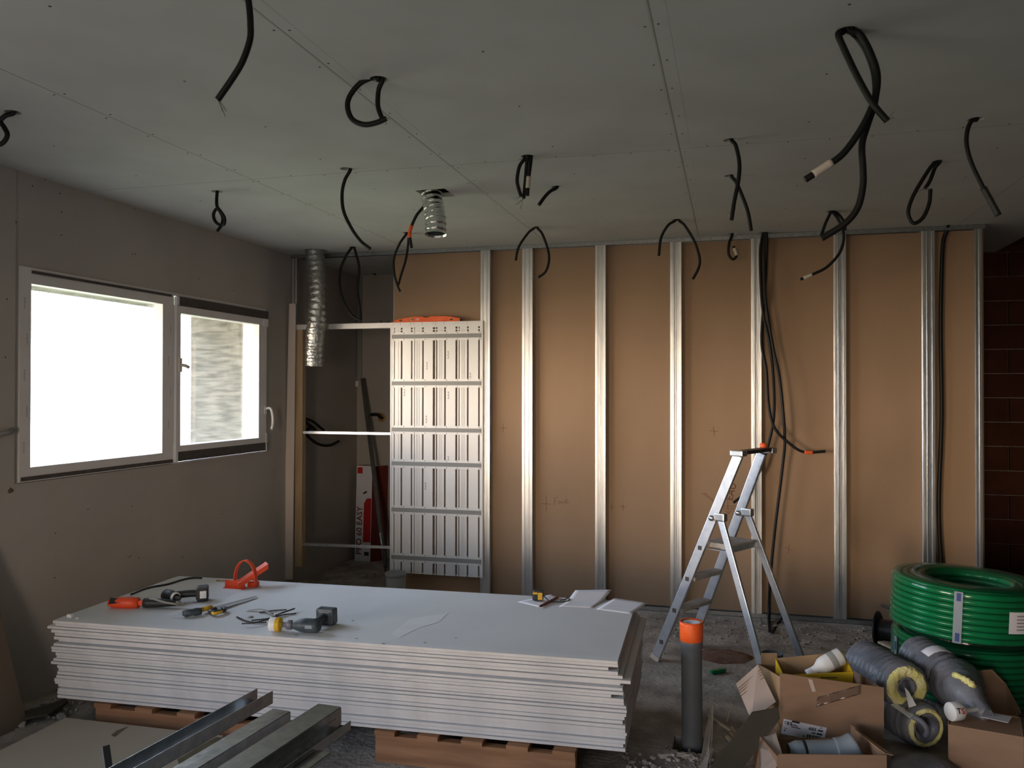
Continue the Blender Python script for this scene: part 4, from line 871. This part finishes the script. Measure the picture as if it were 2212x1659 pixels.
b = MB(); b.slab([K0+bx*.012+Z*.352-by*.006, K0+bx*.10+Z*.342-by*.006, K0+bx*.10+Z*.40+by*.02, K0+bx*.02+Z*.40+by*.02], .004); b.build('flap', M_cardi, t)
fn = -by
def onB(s, z): return F0+bx*s+Z*z+fn*.0008
M_lab = frame(onB(.110,.152), (.966,.257,-.208), (0,0,1)) @ Matrix.Diagonal((1,.82,1,1))
def labmb(): return MB()
def lbox(b, M, x, y, w, h, zz=.0006, mi=0): b.box(M @ Vector((x, y, zz)), (w, h, .0006), M.to_3x3(), mi)
b = MB(); lbox(b, M_lab, 0, 0, .205, .085); lb = b.build('shipping_label', M_paper, fp)
b = MB(); text_mb('683', .026, M_lab @ Matrix.Translation((-.079,.022,.0012)), 0, b, .0003, .0006); text_mb('683', .024, M_lab @ Matrix.Translation((.038,.018,.0012)), 0, b, .0003, .0006); text_mb('70', .012, M_lab @ Matrix.Translation((.075,.033,.0012)), 0, b, .0003)
lbox(b, M_lab, -.045, .038, .036, .010, .0013); 
for (x, y, w, h) in ((-.052,.021,.030,.003),(-.048,.015,.036,.003),(-.040,.007,.046,.004),(.076,.018,.024,.008),(.075,-.002,.026,.009),(.047,-.002,.018,.006),(-.085,-.008,.010,.003),(-.088,-.02,.008,.006),(.004,-.03,.010,.004)): lbox(b, M_lab, x, y, w, h, .0013)
for k in range(24):
    if k % 5 != 3: lbox(b, M_lab, .018+k*.0029, -.026, .0012+.0007*(k % 3), .022, .0013)
b.build('label_print', M_ink, lb)
b = MB()
tp = film('packing_tape', (.6,.5,.45), .10, .10, .8)
g = []
for i in range(9):
    row = []
    for j in range(5):
        row.append(onB(.168+i*.026, .262+j*.011+i*.0075)+fn*(.001+.002*(math.sin(i*2.1+j)*.5+.5)))
    g.append(row)
b.sheetgrid(g, .0003); b.build('packing_tape', tp, fp)
b = MB(); b.slab([onB(.130,.392), onB(.150,.388), onB(.166,.335), onB(.150,.332)], .0004); b.build('torn_tape', M_cardp, fp)
# yellow-printed box inside the big one
Y0 = F0+bx*.068+by*.15; wY, dY, hY = .335, .125, .375
def yb(s, q, z): return Y0+bx*s+by*q+Z*(.012+z)
t = thing('cardboard_box', 'yellow printed cardboard box standing inside the brown box', 'box', tuple(yb(wY/2, dY/2, 0)))
for nm, pts, mt in (('front_panel', [yb(0,0,0), yb(wY,0,0), yb(wY,0,hY-.012), yb(0,0,hY-.03)], M_cyel), ('back_panel', [yb(0,dY,0), yb(wY,dY,0), yb(wY,dY,hY+.045), yb(0,dY,hY+.012)], M_cardi), ('side_panel', [yb(0,.005,0), yb(0,dY-.006,0), yb(0,dY-.006,hY+.012), yb(0,.005,hY-.03)], M_cyel), ('side_panel', [yb(wY,.005,0), yb(wY,dY-.006,0), yb(wY,dY-.006,hY+.045), yb(wY,.005,hY-.012)], M_cyel), ('bottom', [yb(.006,.006,0), yb(wY-.006,.006,0), yb(wY-.006,dY-.006,0), yb(.006,dY-.006,0)], M_cardi)):
    b = MB(); b.slab(pts, .004); o_ = b.build(nm, mt, t)
    if nm == 'front_panel': yfp = o_
b = MB(); M_y = frame(yb(.22,-.0005,hY-.04), bx, (0,0,1))
for k in range(9): lbox(b, M_y, -.04+k*.009, 0, .006, .005)
b.build('small_print', M_ink, yfp)
pa, pb = yb(.13,.055,.335), yb(.27,.06,.405)
t = thing('spray_bottle', 'translucent white bottle with a white cap lying inside the yellow box', 'bottle', tuple(pa))
Lq = (pb-pa).length
b = MB(); b.lathe([(.018,.03),(.020,.05),(.038,.08),(.042,.10),(.042,Lq+.03),(.038,Lq+.038),(0,Lq+.038)], 22, axis_frame(pa, pb)); bo = b.build('body', M_white, t)
b = MB(); b.lathe([(.0425,Lq-.03),(.0428,Lq-.029),(.0428,Lq),(.0425,Lq+.001)], 22, axis_frame(pa, pb)); b.build('grey_band', M_drop, bo)
b = MB(); b.lathe([(0,0),(.018,0),(.019,.004),(.019,.028),(.018,.030)], 18, axis_frame(pa, pb)); b.build('cap', M_paper, t)
# open box in front
A0 = Vector((.185,3.70,0)); wA, dA, hA = .455, .368, .205
def ab(s, q, z): return A0+bx*s+by*q+Z*(.003+z)
t = thing('cardboard_box', 'low open cardboard box holding the grey pipe elbow', 'box', tuple(ab(wA/2, dA/2, 0)))
for nm, pts, mt in (('front_panel', [ab(0,0,0), ab(wA,0,0), ab(wA,0,hA-.005), ab(0,0,hA)], M_card), ('back_panel', [ab(0,dA,0), ab(wA,dA,0), ab(wA,dA,.12), ab(0,dA,.12)], M_cardi), ('side_panel', [ab(wA,.006,0), ab(wA,dA-.006,0), ab(wA,dA-.006,.19), ab(wA,.006,hA-.01)], M_card), ('side_panel', [ab(0,.006,0), ab(0,dA-.006,0), ab(0,dA-.006,.17), ab(0,.006,hA-.01)], M_card), ('bottom', [ab(.006,.006,.03), ab(wA-.006,.006,.03), ab(wA-.006,dA-.006,.03), ab(.006,dA-.006,.03)], M_cardi)):
    b = MB(); b.slab(pts, .005); b.build(nm, mt, t)
b = MB(); b.slab([at_d(1663,1545,3.98), at_d(1690,1631,3.58), at_d(1673,1668,3.50), at_d(1641,1668,3.50), at_d(1639,1615,3.66)], .005); b.build('flap', M_cardp, t)
b = MB(); b.slab([ab(wA-.02,.30,.19), ab(wA+.03,.30,.16), ab(wA+.035,.02,.19), ab(wA+.001,.02,hA-.01)], .004); b.build('flap', M_cardi, t)
# elbow
P = [ab(.105,.185,.128), ab(.19,.18,.134), ab(.275,.175,.138), ab(.345,.165,.150), ab(.404,.16,.180)]
t = thing('pipe_elbow', 'grey plastic pipe elbow lying in the low open box', 'pipe', tuple(ab(.2,.19,.1)))
Q = smooth_path(P, .012); n = len(Q); b = MB(); b.tube(Q, .053, 24, 0, False, [.040+.013*min(1, i/3) for i in range(n)]); b.build('pipe', M_pvcl, t)
b = MB(); b.tube(Q[int(n*.66):], .059, 24, 0, True); b.build('socket', M_pvcl, t)
b = MB(); b.tube(Q[int(n*.20):int(n*.20)+2], .0545, 24, 0, True); b.build('seal_ring', M_blackp, t)
# ---------------------------------------------------------------- insulated duct rolls
def roll(label, s, e_, r, seed, wool, tail=None, win=.55):
    t = thing('insulated_duct', label, 'duct', (s.x, s.y, min(s.z, e_.z)-r), 'sleeved insulated ducts in the corner heap')
    L = (e_-s).length; prof = [(0,0),(r*.6,.004),(r*.93,.02)]; rg = random.Random(seed); z = .03
    while z < L-.05:
        prof += [(r*rg.uniform(.98,1.0), z), (r*rg.uniform(1.0,1.03), z+.018), (r*rg.uniform(.86,.92), z+.027)]; z += rg.uniform(.036,.06)
    prof += [(r*1.0, L-.045),(r*.98, L-.02),(r*.90, L-.003),(r*.80, L+.002)]
    b = MB(); f_ = axis_frame(s, e_); b.lathe(prof, 34, f_, jit=.018, seed=seed); b.build('sleeve', M_sleeve, t)
    if wool:
        b = MB(); b.lathe([(r*.86, L-.012),(r*.84, L+.008),(r*.72, L+.018),(r*win*1.08, L+.010),(r*win, L-.02)], 40, f_, jit=.03, seed=seed+1); b.build('glass_wool', M_wool, t)
        b = MB(); b.lathe([(r*win*1.02, L+.005),(r*win*.92, L+.012),(r*win*.6, L-.02),(r*win*.35, L-.06),(0, L-.08)], 24, f_, jit=.08, seed=seed+2); b.build('inner_core', M_sleeve, t)
    return t
e1_ = at_d(1958,1484,4.13); s1_ = e1_+Vector((-.135,.47,-.03)); r1t = roll('grey sleeved insulated duct whose big yellow wool end faces the brown box', s1_, e1_, .118, 21, True, win=.40)
b = MB(); g = [at_d(1954,1485,4.05), at_d(1962,1493,4.04), at_d(1979,1524,4.0), at_d(1963,1529,4.0)]; b.slab(g, .003); b.build('plastic_tail', M_white, r1t)
e3 = at_d(2000,1577,4.02); s3 = e3+Vector((-.19,.40,.0)); e3.z = s3.z = .118
r3t = roll('grey sleeved insulated duct lying lowest on the floor with a yellow wool ring', s3, e3, .108, 33, True, win=.62)
b = MB(); g = [at_d(1924,1523,4.12), at_d(1935,1519,4.12), at_d(1976,1546,4.0), at_d(1966,1552,3.98)]; b.slab(g, .003); b.build('plastic_tail', M_white, r3t)
b = MB(); b.tube(smooth_path([at_d(1972,1548,3.985), at_d(1992,1560,3.96), at_d(2003,1578,3.95), at_d(1998,1592,3.96)], .01), .014, 8); b.build('twisted_film', M_sleeve, r3t)
e2_ = at_d(2066,1478,4.22); s2_ = at_d(1972,1410,4.56)
r2t = roll('grey sleeved insulated duct with a white label and closed plastic tail', s2_, e2_, .112, 45, False)
b = MB(); P = [e2_, at_z(2085,1497,.285), at_z(2108,1524,.262), at_z(2132,1546,.247)]; b.tube(smooth_path(P, .02), .05, 12, 0, True, None); 
b = MB(); Q = smooth_path(P, .02); n = len(Q); b.tube(Q, .05, 14, 0, True, [.10*(1-i/(n-1))**.8+.028 for i in range(n)])
for v in b.v: v += Vector((random.uniform(-.004,.004), random.uniform(-.004,.004), random.uniform(-.004,.004)))
b.build('plastic_tail', M_sleeve, r2t)
b = MB(); b.slab([at_z(2122,1536,.245), at_z(2186,1549,.232), at_z(2178,1562,.232), at_z(2118,1549,.245)], .002); b.build('printed_tag', M_paper, r2t)
b = MB(); Q = smooth_path([at_d(2062,1458,4.055), at_d(2078,1464,4.00), at_d(2096,1476,3.955), at_d(2108,1487,3.94)], .01)
b.tube(Q, .016, 10, 0, True, [.016+random.uniform(-.004,.004) for _ in Q]); b.build('glass_wool', M_wool, r2t)
f_ = axis_frame(s2_, e2_); ax = (e2_-s2_).normalized(); Lr = (e2_-s2_).length; upv = (Vector((0,0,1))-ax*ax.z).normalized(); sdv = ax.cross(upv)
b = MB(); g = []
for i in range(5):
    row = []
    for j in range(7):
        a = R(-62+j*17); row.append(s2_+ax*(Lr*.46+i*.016)+(upv*math.cos(a)+sdv*(-math.sin(a)) * -1)*.1185)
    g.append(row)
b.sheetgrid(g, .0006); b.build('label', M_paper, r2t)
# dark bag on the floor in front of the rolls
b = MB(); p = at_z(1985,1680,0); rgx = random.Random(9)
b.lathe([(.20,.001),(.20,.02),(.165,.05),(.11,.075),(.05,.088),(0,.092)], 26, Matrix.Translation((p.x+.02, p.y+.02, 0)) @ Matrix.Diagonal((.85,.65,1,1)), jit=.14, seed=6); one('plastic_bag', b, M_sleeve, 'crumpled dark grey plastic bag on the floor under the duct ends', 'bag')
# small closed box and cartridge
D0 = at_d(2050,1562,3.80); D0.z = 0; wD, dD, hD = .290, .25, .222
dx = Vector((.972,-.235,0)); dy = Vector((.235,.972,0))
def db(s, q, z): return D0+dx*s+dy*q+Z*z
t = thing('cardboard_box', 'plain small cardboard box under the sealant cartridge', 'box', tuple(db(wD/2, dD/2, 0)))
b = MB(); b.slab([db(0,0,.001), db(wD,0,.001), db(wD,0,hD), db(0,0,hD)], -.004); b.slab([db(0,.005,.001), db(0,dD,.001), db(0,dD,hD), db(0,.005,hD)], .004); b.slab([db(wD,.005,.001), db(wD,dD,.001), db(wD,dD,hD), db(wD,.005,hD)], .004); b.slab([db(.005,dD,.001), db(wD-.005,dD,.001), db(wD-.005,dD,hD), db(.005,dD,hD)], .004); b.build('body', M_card, t)
b = MB(); b.slab([db(.004,.006,hD-.002), db(wD-.004,.006,hD-.002), db(wD-.004,dD-.006,hD-.002), db(.004,dD-.006,hD-.002)], .004); b.build('lid', M_card, t)
b = MB(); b.slab([at_d(2098,1450,4.30), at_d(2142,1447,4.30), at_d(2172,1478,4.28), at_d(2206,1540,4.22), at_d(2176,1566,4.12), at_d(2088,1548,4.12)], .005); b.build('flap', M_card, t)
pa, pb = at_d(2052,1552,3.83), at_d(2112,1550,3.86); pa.z = pb.z = hD+.045
t = thing('sealant_cartridge', 'white sealant cartridge with a pointed nozzle and TS lettering', 'cartridge', (pa.x, pa.y, hD))
Lc = (pb-pa).length; f_ = axis_frame(pa, pb)
b = MB(); b.lathe([(0,0),(.040,.0),(.042,.004),(.042,.045),(.038,.055),(.012,.085),(.009,Lc)], 22, f_); bo = b.build('body', M_white, t)
b = MB(); b.lathe([(.009,0),(.004,.02),(0,.021)], 10, axis_frame(pb+Vector((0,0,0)), pb+(pb-pa))); b.build('nozzle_tip', M_tapew, t)
dn = (pb-pa).normalized(); fr_ = Vector((dn.y, -dn.x, 0)); nn_ = (fr_*.93+Z*.35).normalized()
M_ts = frame(pa+dn*.024+nn_*.0425, dn, nn_.cross(dn)); b = MB(); text_mb('T', .035, M_ts @ Matrix.Translation((-.008,0,0)), 0, b, .0006, .0005); b.build('lettering', M_ink, bo)
b = MB(); text_mb('S', .035, M_ts @ Matrix.Translation((.012,-.001,0)), 0, b, .0006, .0005); b.build('lettering', M_red, bo)
p = at_d(2212,1588,3.80); p.x += .035
t = thing('metal_tin', 'shiny metal tin at the photo corner beside the small cardboard box', 'tin', (p.x+.05, p.y, 0))
b = MB(); b.lathe([(.0,.001),(.085,.001),(.086,.01),(.085,.02),(.085,.10),(.0865,.105),(.085,.11),(.085,.17),(.088,.176),(.088,.186),(.082,.187),(.082,.18),(0,.18)], 30, Matrix.Translation((p.x+.05, p.y, 0))); b.build('body', M_galv, t)
# ---------------------------------------------------------------- green hose coils
def hose_coil(label, c, h_turns, tilt, extra):
    t = thing('hose_coil', label, 'hose coil', c, 'green hose coils in the corner')
    Mx = Matrix.Translation(c) @ tilt; Ro, Ri, r, pitch = .384, .235, .0168, .0335
    b = MB(); pts = []
    N = 44
    for k in range(h_turns*N+1):
        a = 2*math.pi*k/N; pts.append(Mx @ Vector(((Ro+.004*math.sin(k*.13))*math.cos(a), Ro*math.sin(a), r+.002+pitch*k/N)))
    zt_ = r+pitch*h_turns; turns = 4
    for k in range(1, turns*N+1):
        f = k/(turns*N); a = 2*math.pi*k/N; rr = Ro+(Ri-Ro)*f; pts.append(Mx @ Vector((rr*math.cos(a), rr*math.sin(a), zt_+.006*math.sin(f*math.pi))))
    for k in range(1, h_turns*N+1):
        a = 2*math.pi*k/N; pts.append(Mx @ Vector((Ri*math.cos(a), Ri*math.sin(a), zt_-pitch*k/N*.96)))
    b.tube(pts, r, 8); b.build('hose', M_green, t)
    H = zt_+r
    b = MB(); rw = Ro+r+.002
    prof = [(Ri-r-.004, .03),(Ri-r-.004, H-.01),(Ri-r+.012, H+.006),((Ri+Ro)/2, H+.010),(Ro, H+.008),(rw, H-.012)]
    z = H-.03
    while z > .02: prof.append((rw-.0015, z)); prof.append((rw+.0012, z-.0165)); z -= .0335
    b.lathe(prof, 60, Mx, jit=.003, seed=int(c[2]*100)+3); b.build('plastic_wrap', M_wrap, t)
    def patch(nm, a0, a1, z0, z1, mat, rr=rw+.0035, par=None, n=7):
        g = []
        for i in range(n):
            a = R(a0+(a1-a0)*i/(n-1)); g.append([Mx @ Vector((rr*math.cos(a), rr*math.sin(a), z)) for z in (z0, z1)])
        b = MB()
        for i in range(n-1): b.slab([g[i][0], g[i+1][0], g[i+1][1], g[i][1]], .0006)
        return b.build(nm, mat, par or t)
    extra(patch, H, t); return H
tiltA = Matrix.Rotation(R(1.0), 4, 'Y')
def ex1(patch, H, t):
    s = patch('strap', -171, -166, .01, H-.03, M_pvcl); patch('blue_mark', -170, -167, H-.11, H-.06, M_bluegrey, .4065, s)
    l = patch('label', -131, -113, H-.255, H-.13, M_paper); 
    for k in range(6): patch('label_print', -127, -117+(k % 3), H-.158-k*.014, H-.152-k*.014, M_ink, .4065, l, 3)
    l = patch('warning_label', -106, -89, H-.235, H-.13, M_paper); patch('red_print', -99, -90, H-.165, H-.14, M_red, .4065, l, 4); patch('black_print', -105, -91, H-.196, H-.172, M_ink, .4065, l, 4)
def ex2(patch, H, t):
    s = patch('strap', -113, -107, .02, H-.005, M_pvcl); patch('blue_mark', -111.3, -108.3, H-.055, H-.012, M_bluegrey, .4065, s); patch('blue_mark', -111.3, -108.3, .03, .075, M_bluegrey, .4065, s)
    l = patch('label', -75, -56, H-.20, H-.085, M_paper)
    for k in range(5): patch('label_print', -69, -59-(k % 2)*2, H-.11-k*.018, H-.103-k*.018, M_wire, .4065, l, 4)
H1 = hose_coil('lower green hose coil, with paper labels, beneath the other coil', (1.305,5.36,.002), 9, tiltA, ex1)
hose_coil('upper green hose coil wrapped in plastic, with a vertical banding strap', (1.297,5.34,H1+.022), 8, Matrix.Rotation(R(2.5), 4, 'Y'), ex2)
# black reel, bar and stick behind the coils
p = at_z(1893,1398,0); c_ = p+Vector((0,0,.122)); axd = Vector((.9,-.38,.05)).normalized()
t = thing('cable_reel', 'black cable reel standing on edge before the partition, half behind the coils', 'reel', tuple(p))
for s, nm in ((0, 'flange'), (.13, 'flange')):
    b = MB(); b.lathe([(.02,0),(.11,0),(.122,.006),(.122,.016),(.11,.022),(.07,.018),(.02,.018)], 30, axis_frame(c_+axd*s, c_+axd*(s+1))); b.build(nm, M_black, t)
b = MB(); b.lathe([(.07,.02),(.07,.13)], 24, axis_frame(c_, c_+axd)); b.build('drum', M_blackp, t)
b = MB(); b.beam(at_d(1903,1307,6.15), at_z(2060,1366,.012), .03, .02); one('metal_offcut', b, M_galv2, 'grey metal profile offcut slanting down behind the coils past the black reel', 'offcut')
b = MB(); b.beam(at_d(1900,1387,5.35), at_d(1945,1407,5.15), .028, .012); one('wooden_stick', b, M_split, 'pale wooden stick lying behind the sleeved ducts', 'stick')
# ---------------------------------------------------------------- foreground profiles on a trestle
zt = .93
sw = thing('trestle', 'low trestle under the foreground steel profiles', 'trestle', (-1.02,1.2,0))
b = MB(); b.bb((-1.42,1.17,zt-.07), (-.62,1.23,zt-.002)); b.build('beam', M_wood, sw)
for sx_ in (-1.36,-.68):
    for s in (-1, 1): b = MB(); b.beam((sx_,1.2+s*.035,zt-.075), (sx_,1.2+s*.26,.0), .035, .05, (1,0,0)); b.build('leg', M_wood, sw)
sw2 = thing('trestle', 'second low trestle behind the camera side of the steel profiles', 'trestle', (-1.1,.1,0))
b = MB(); b.bb((-1.5,.07,zt-.07), (-.7,.13,zt-.002)); b.build('beam', M_wood, sw2)
for sx_ in (-1.44,-.76):
    for s in (-1, 1): b = MB(); b.beam((sx_,.1+s*.035,zt-.075), (sx_,.1+s*.26,.0), .035, .05, (1,0,0)); b.build('leg', M_wood, sw2)
def profile(label, ua, va, ub, vb, z, w, h, kind, length=2.4, name='steel_profile'):
    """end (ua, va) of the profile's left edge, (ub, vb) a nearer point of the same edge"""
    A = at_z(ua, va, z); B = at_z(ub, vb, z); d = Vector((-.085,-1,0)).normalized(); s = Vector((-d.y, d.x, 0)); s = s if s.x > 0 else -s
    E_ = A+d*length; tk = .0016
    if kind == 'up': sec = [(0,h),(0,0),(w,0),(w,h)]
    elif kind == 'down': sec = [(0,0),(0,h),(w,h),(w,0)]
    else: sec = [(0,.006),(0,0),(w,0),(w,h),(0,h),(0,h-.006)]
    z0 = zt if kind != 'x' else z
    b = MB()
    for i in range(len(sec)-1):
        p, q = sec[i], sec[i+1]; off = (q[0]-p[0], q[1]-p[1]); l_ = math.hypot(*off); nx = (-off[1]/l_*tk, off[0]/l_*tk)
        quad = [p, q, (q[0]+nx[0], q[1]+nx[1]), (p[0]+nx[0], p[1]+nx[1])]
        vs = [A+s*a+Vector((0,0,c-0)) for a, c in quad]+[E_+s*a+Vector((0,0,c)) for a, c in quad]
        for v in vs: v.z = v.z-z+zb_
        b.add(vs, [[0,1,2,3],[7,6,5,4]]+[[i_, (i_+1) % 4, (i_+1) % 4+4, i_+4] for i_ in range(4)])
    return one(name, b, M_galv2, label, 'steel profile', 'steel profiles lying in the foreground')
zb_ = zt
profile('open steel channel lying trough-up, its end reaching farthest up the board stack', 555, 1487, 243, 1656, zt+.032, .049, .032, 'up')
profile('bright steel channel lying web-up with a shining flat top, beside the trough-up one', 590, 1532, 383, 1659, zt+.030, .048, .030, 'down')
profile('wide steel stud with a dull dark face, between the bright channel and the nearest one', 688, 1521, 460, 1659, zt+.040, .062, .040, 'down')
profile('narrow steel channel on the stepladder side of the profile pile', 726, 1552, 560, 1659, zt+.022, .040, .022, 'up')
profile('thin steel angle lying lowest at the bottom edge of the photo', 688, 1622, 640, 1659, zt+.008, .03, .008, 'down', 1.9)
b = MB(); b.beam(at_d(240,1700,1.95), at_d(228,1611,1.98), .016, .010); b.beam(at_d(240,1700,1.95)*1, at_d(240,1700,1.95)+Vector((.0,-.02,-at_d(240,1700,1.95).z+.001)), .016, .012); one('iron_bar', b, M_ink, 'dark iron bar standing up by the trough-up channel', 'bar')
# beige board on battens, leaning board, thin offcut
b = MB(); b.slab([Vector((-3.222,3.485,.100)), Vector((-3.20,2.2,.100)), Vector((-2.18,2.2,.100)), Vector((-2.335,3.497,.100))], .013); bo = one('beige_board', b, M_beige, 'large beige stained board lying flat in front of the board stack', 'board')
b = MB()
def zb2(u, v): return at_z(u, v, .1006)
b.slab([zb2(383,1640), zb2(398,1632), zb2(430,1612), zb2(468,1592), zb2(480,1594), zb2(462,1612), zb2(432,1630), zb2(410,1650), zb2(398,1659), zb2(388,1655)], .0004); b.build('damp_stain', M_stain, bo); b = MB(); b.slab([zb2(240,1588), zb2(252,1578), zb2(278,1569), zb2(262,1581), zb2(248,1592)], .0004); b.build('damp_stain', M_stain, bo)
for k, y in enumerate((2.5, 3.25)):
    b = MB(); b.bb((-3.19,y-.03,.0), (-2.3,y+.03,.0865)); one('timber_batten', b, M_pallet, ('timber batten under the beige board, nearer the camera','timber batten under the beige board, nearer the pallets')[k], 'batten', 'battens under the beige board')
b = MB(); b.slab([Vector((-3.545,3.575,.002)), Vector((-3.76,3.47,1.06)), Vector((-3.76,2.45,1.06)), Vector((-3.545,2.45,.002))], .013); one('plasterboard_offcut', b, M_leanb, 'brownish board leaning on the window wall at the photo edge', 'plasterboard')
b = MB(); b.slab([at_z(45,1543,.03), at_z(95,1530,.03), at_z(142,1512,.03), at_z(148,1519,.03), at_z(104,1546,.03), at_z(52,1556,.03)], .012); one('plasterboard_offcut', b, M_olive, 'thin curved dark offcut on the floor under the end of the board stack', 'plasterboard')
# ---------------------------------------------------------------- beyond the doorway
q0 = at_y(766,1208,7.86); q0.z = 0
t = thing('carton', 'tall white and red carton standing upright beyond the doorway', 'carton', (q0.x+.08, q0.y, 0))
lean = Vector((.0,.05,.965)); wx = Vector((.172,.0,0)); dq = Vector((.12,.11,0))
b = MB(); b.slab([q0, q0+wx, q0+wx+lean, q0+lean], -.0015); fpn = b.build('front_face', M_paper, t)
b = MB(); b.slab([q0+wx+Vector((.001,.001,0)), q0+wx+dq, q0+wx+dq+lean, q0+wx+lean+Vector((.001,.001,0))], .0015); b.build('side_face', M_dred, t)
b = MB(); b.slab([q0+lean, q0+wx+lean, q0+wx+dq+lean, q0+dq+lean], .0015); b.build('top_face', M_paper, t)
b = MB(); F_ = lambda s, k: q0+wx*s+lean*k-Vector((0,.0022,0))
b.slab([F_(.50,.20), F_(.98,.20), F_(.98,.66), F_(.70,.66), F_(.52,.61)], .0006); b.build('red_print', M_red, fpn); b = MB(); b.slab([F_(.05,.92), F_(.38,.92), F_(.38,.985), F_(.05,.985)], .0006); b.build('red_print', M_red, fpn)
b = MB(); text_mb('PRO 60 EASY', .085, frame(F_(.26,.32), lean, (-1,0,0)), 0, b, .0006, .001); b.build('lettering', M_dred, fpn)
b = MB(); b.slab([F_(.6,.06), F_(.9,.06), F_(.9,.10), F_(.6,.10)], .0006); b.slab([F_(.45,.70), F_(.7,.72), F_(.68,.74), F_(.45,.72)], .0006); b.build('black_print', M_ink, fpn)
b = MB(); a_, c_ = at_y(783,818,7.96), at_y(833,1200,7.55); c_.z = .016
b.beam(a_, c_, .034, .03, (0,1,0)); one('metal_stud', b, M_galv3, 'dark metal stud leaning in the room beyond the doorway', 'stud')
b = MB(); a_, c_ = at_y(834,1095,7.6), at_y(838,1242,7.2); c_.z = max(c_.z, .01); b.tube([at_y(821,1150,7.25), at_z(834,1238,.012)], .010, 8); one('metal_rod', b, M_galv2, 'thin shiny rod leaning at the foot of the dark metal stud', 'rod')
b = MB(); P = [at_y(826,903,8.04), at_y(822,902,7.98), at_y(815,896,7.95), at_y(800,896,7.96)]; b.tube(smooth_path(P, .01), .016, 8); o = one('conduit', b, M_black, 'short black conduit sticking out of the far plaster wall', 'conduit')
b = MB(); p = at_y(824,902,8.045); b.lathe([(.0,.004),(.04,.003),(.045,0)], 14, axis_frame(p, p-Vector((0,1,0))), jit=.1); b.build('foam_seal', M_ochre, o)
b = MB(); corrug(b, [at_x(652,930,XL+.01)+Vector((0,.25,0)), at_x(655,906,XL+.06), at_x(675,910,XL+.10), at_x(700,930,XL+.12)], .014, .01); one('conduit', b, M_black, 'upper of two black conduits looping over the dark side wall in the doorway', 'conduit')
b = MB(); corrug(b, [at_x(652,925,XL+.01)+Vector((0,.2,0)), at_x(660,935,XL+.07), at_x(685,958,XL+.10), at_x(712,962,XL+.10), at_x(732,953,XL+.08)], .014, .01); one('conduit', b, M_black, 'lower of two black conduits looping over the dark side wall in the doorway', 'conduit')
b = MB(); b.bb((at_y(770,700,8.0).x-.006, 8.035, at_y(770,822,8.04).z), (at_y(776,700,8.0).x+.012, 8.0485, 2.93)); one('cable_duct', b, M_drop, 'grey cable strip running down the far wall to a white junction box', 'cable duct')
b = MB(); p = at_y(769,829,8.04); b.box((p.x, 8.03, p.z), (.075,.035,.06), None, 0, .005); one('junction_box', b, M_white, 'small white junction box on the far wall beyond the doorway', 'box')
b = MB(); p = at_y(822,578,8.04); b.tube(smooth_path([p+Vector((0,.01,.01)), p+Vector((0,-.05,.005)), p+Vector((-.02,-.07,-.04)), p+Vector((-.05,-.07,-.08))], .01), .022, 8); one('conduit', b, M_black, 'black conduit stub high on the far wall above the doorway bar', 'conduit')
b = MB(); P = [at_y(650,583,YB+.25), at_y(654,610,YB+.25), at_y(657,655,YB+.25), at_y(655,695,YB+.25)]; b.tube(smooth_path(P, .03), .004, 6); one('thin_cable', b, M_drop, 'thin pale cable hanging beside the silver insulated duct', 'cable')
p = at_y(855,1236,6.36); Hb = p.z
t = thing('bucket', 'grey translucent bucket behind the board stack, before the cassette foot', 'bucket', (p.x, 6.36, 0))
b = MB(); b.lathe([(0,.002),(.068,.002),(.072,.01),(.084,Hb),(.081,Hb),(.070,.02),(0,.018)], 26, Matrix.Translation((p.x,6.36,0))); b.build('body', M_drop, t)
b = MB(); b.lathe([(.0845,Hb-.03),(.088,Hb-.028),(.088,Hb-.002),(.085,Hb+.001),(.081,Hb+.001)], 26, Matrix.Translation((p.x,6.36,0))); b.build('rim', M_drop, t)
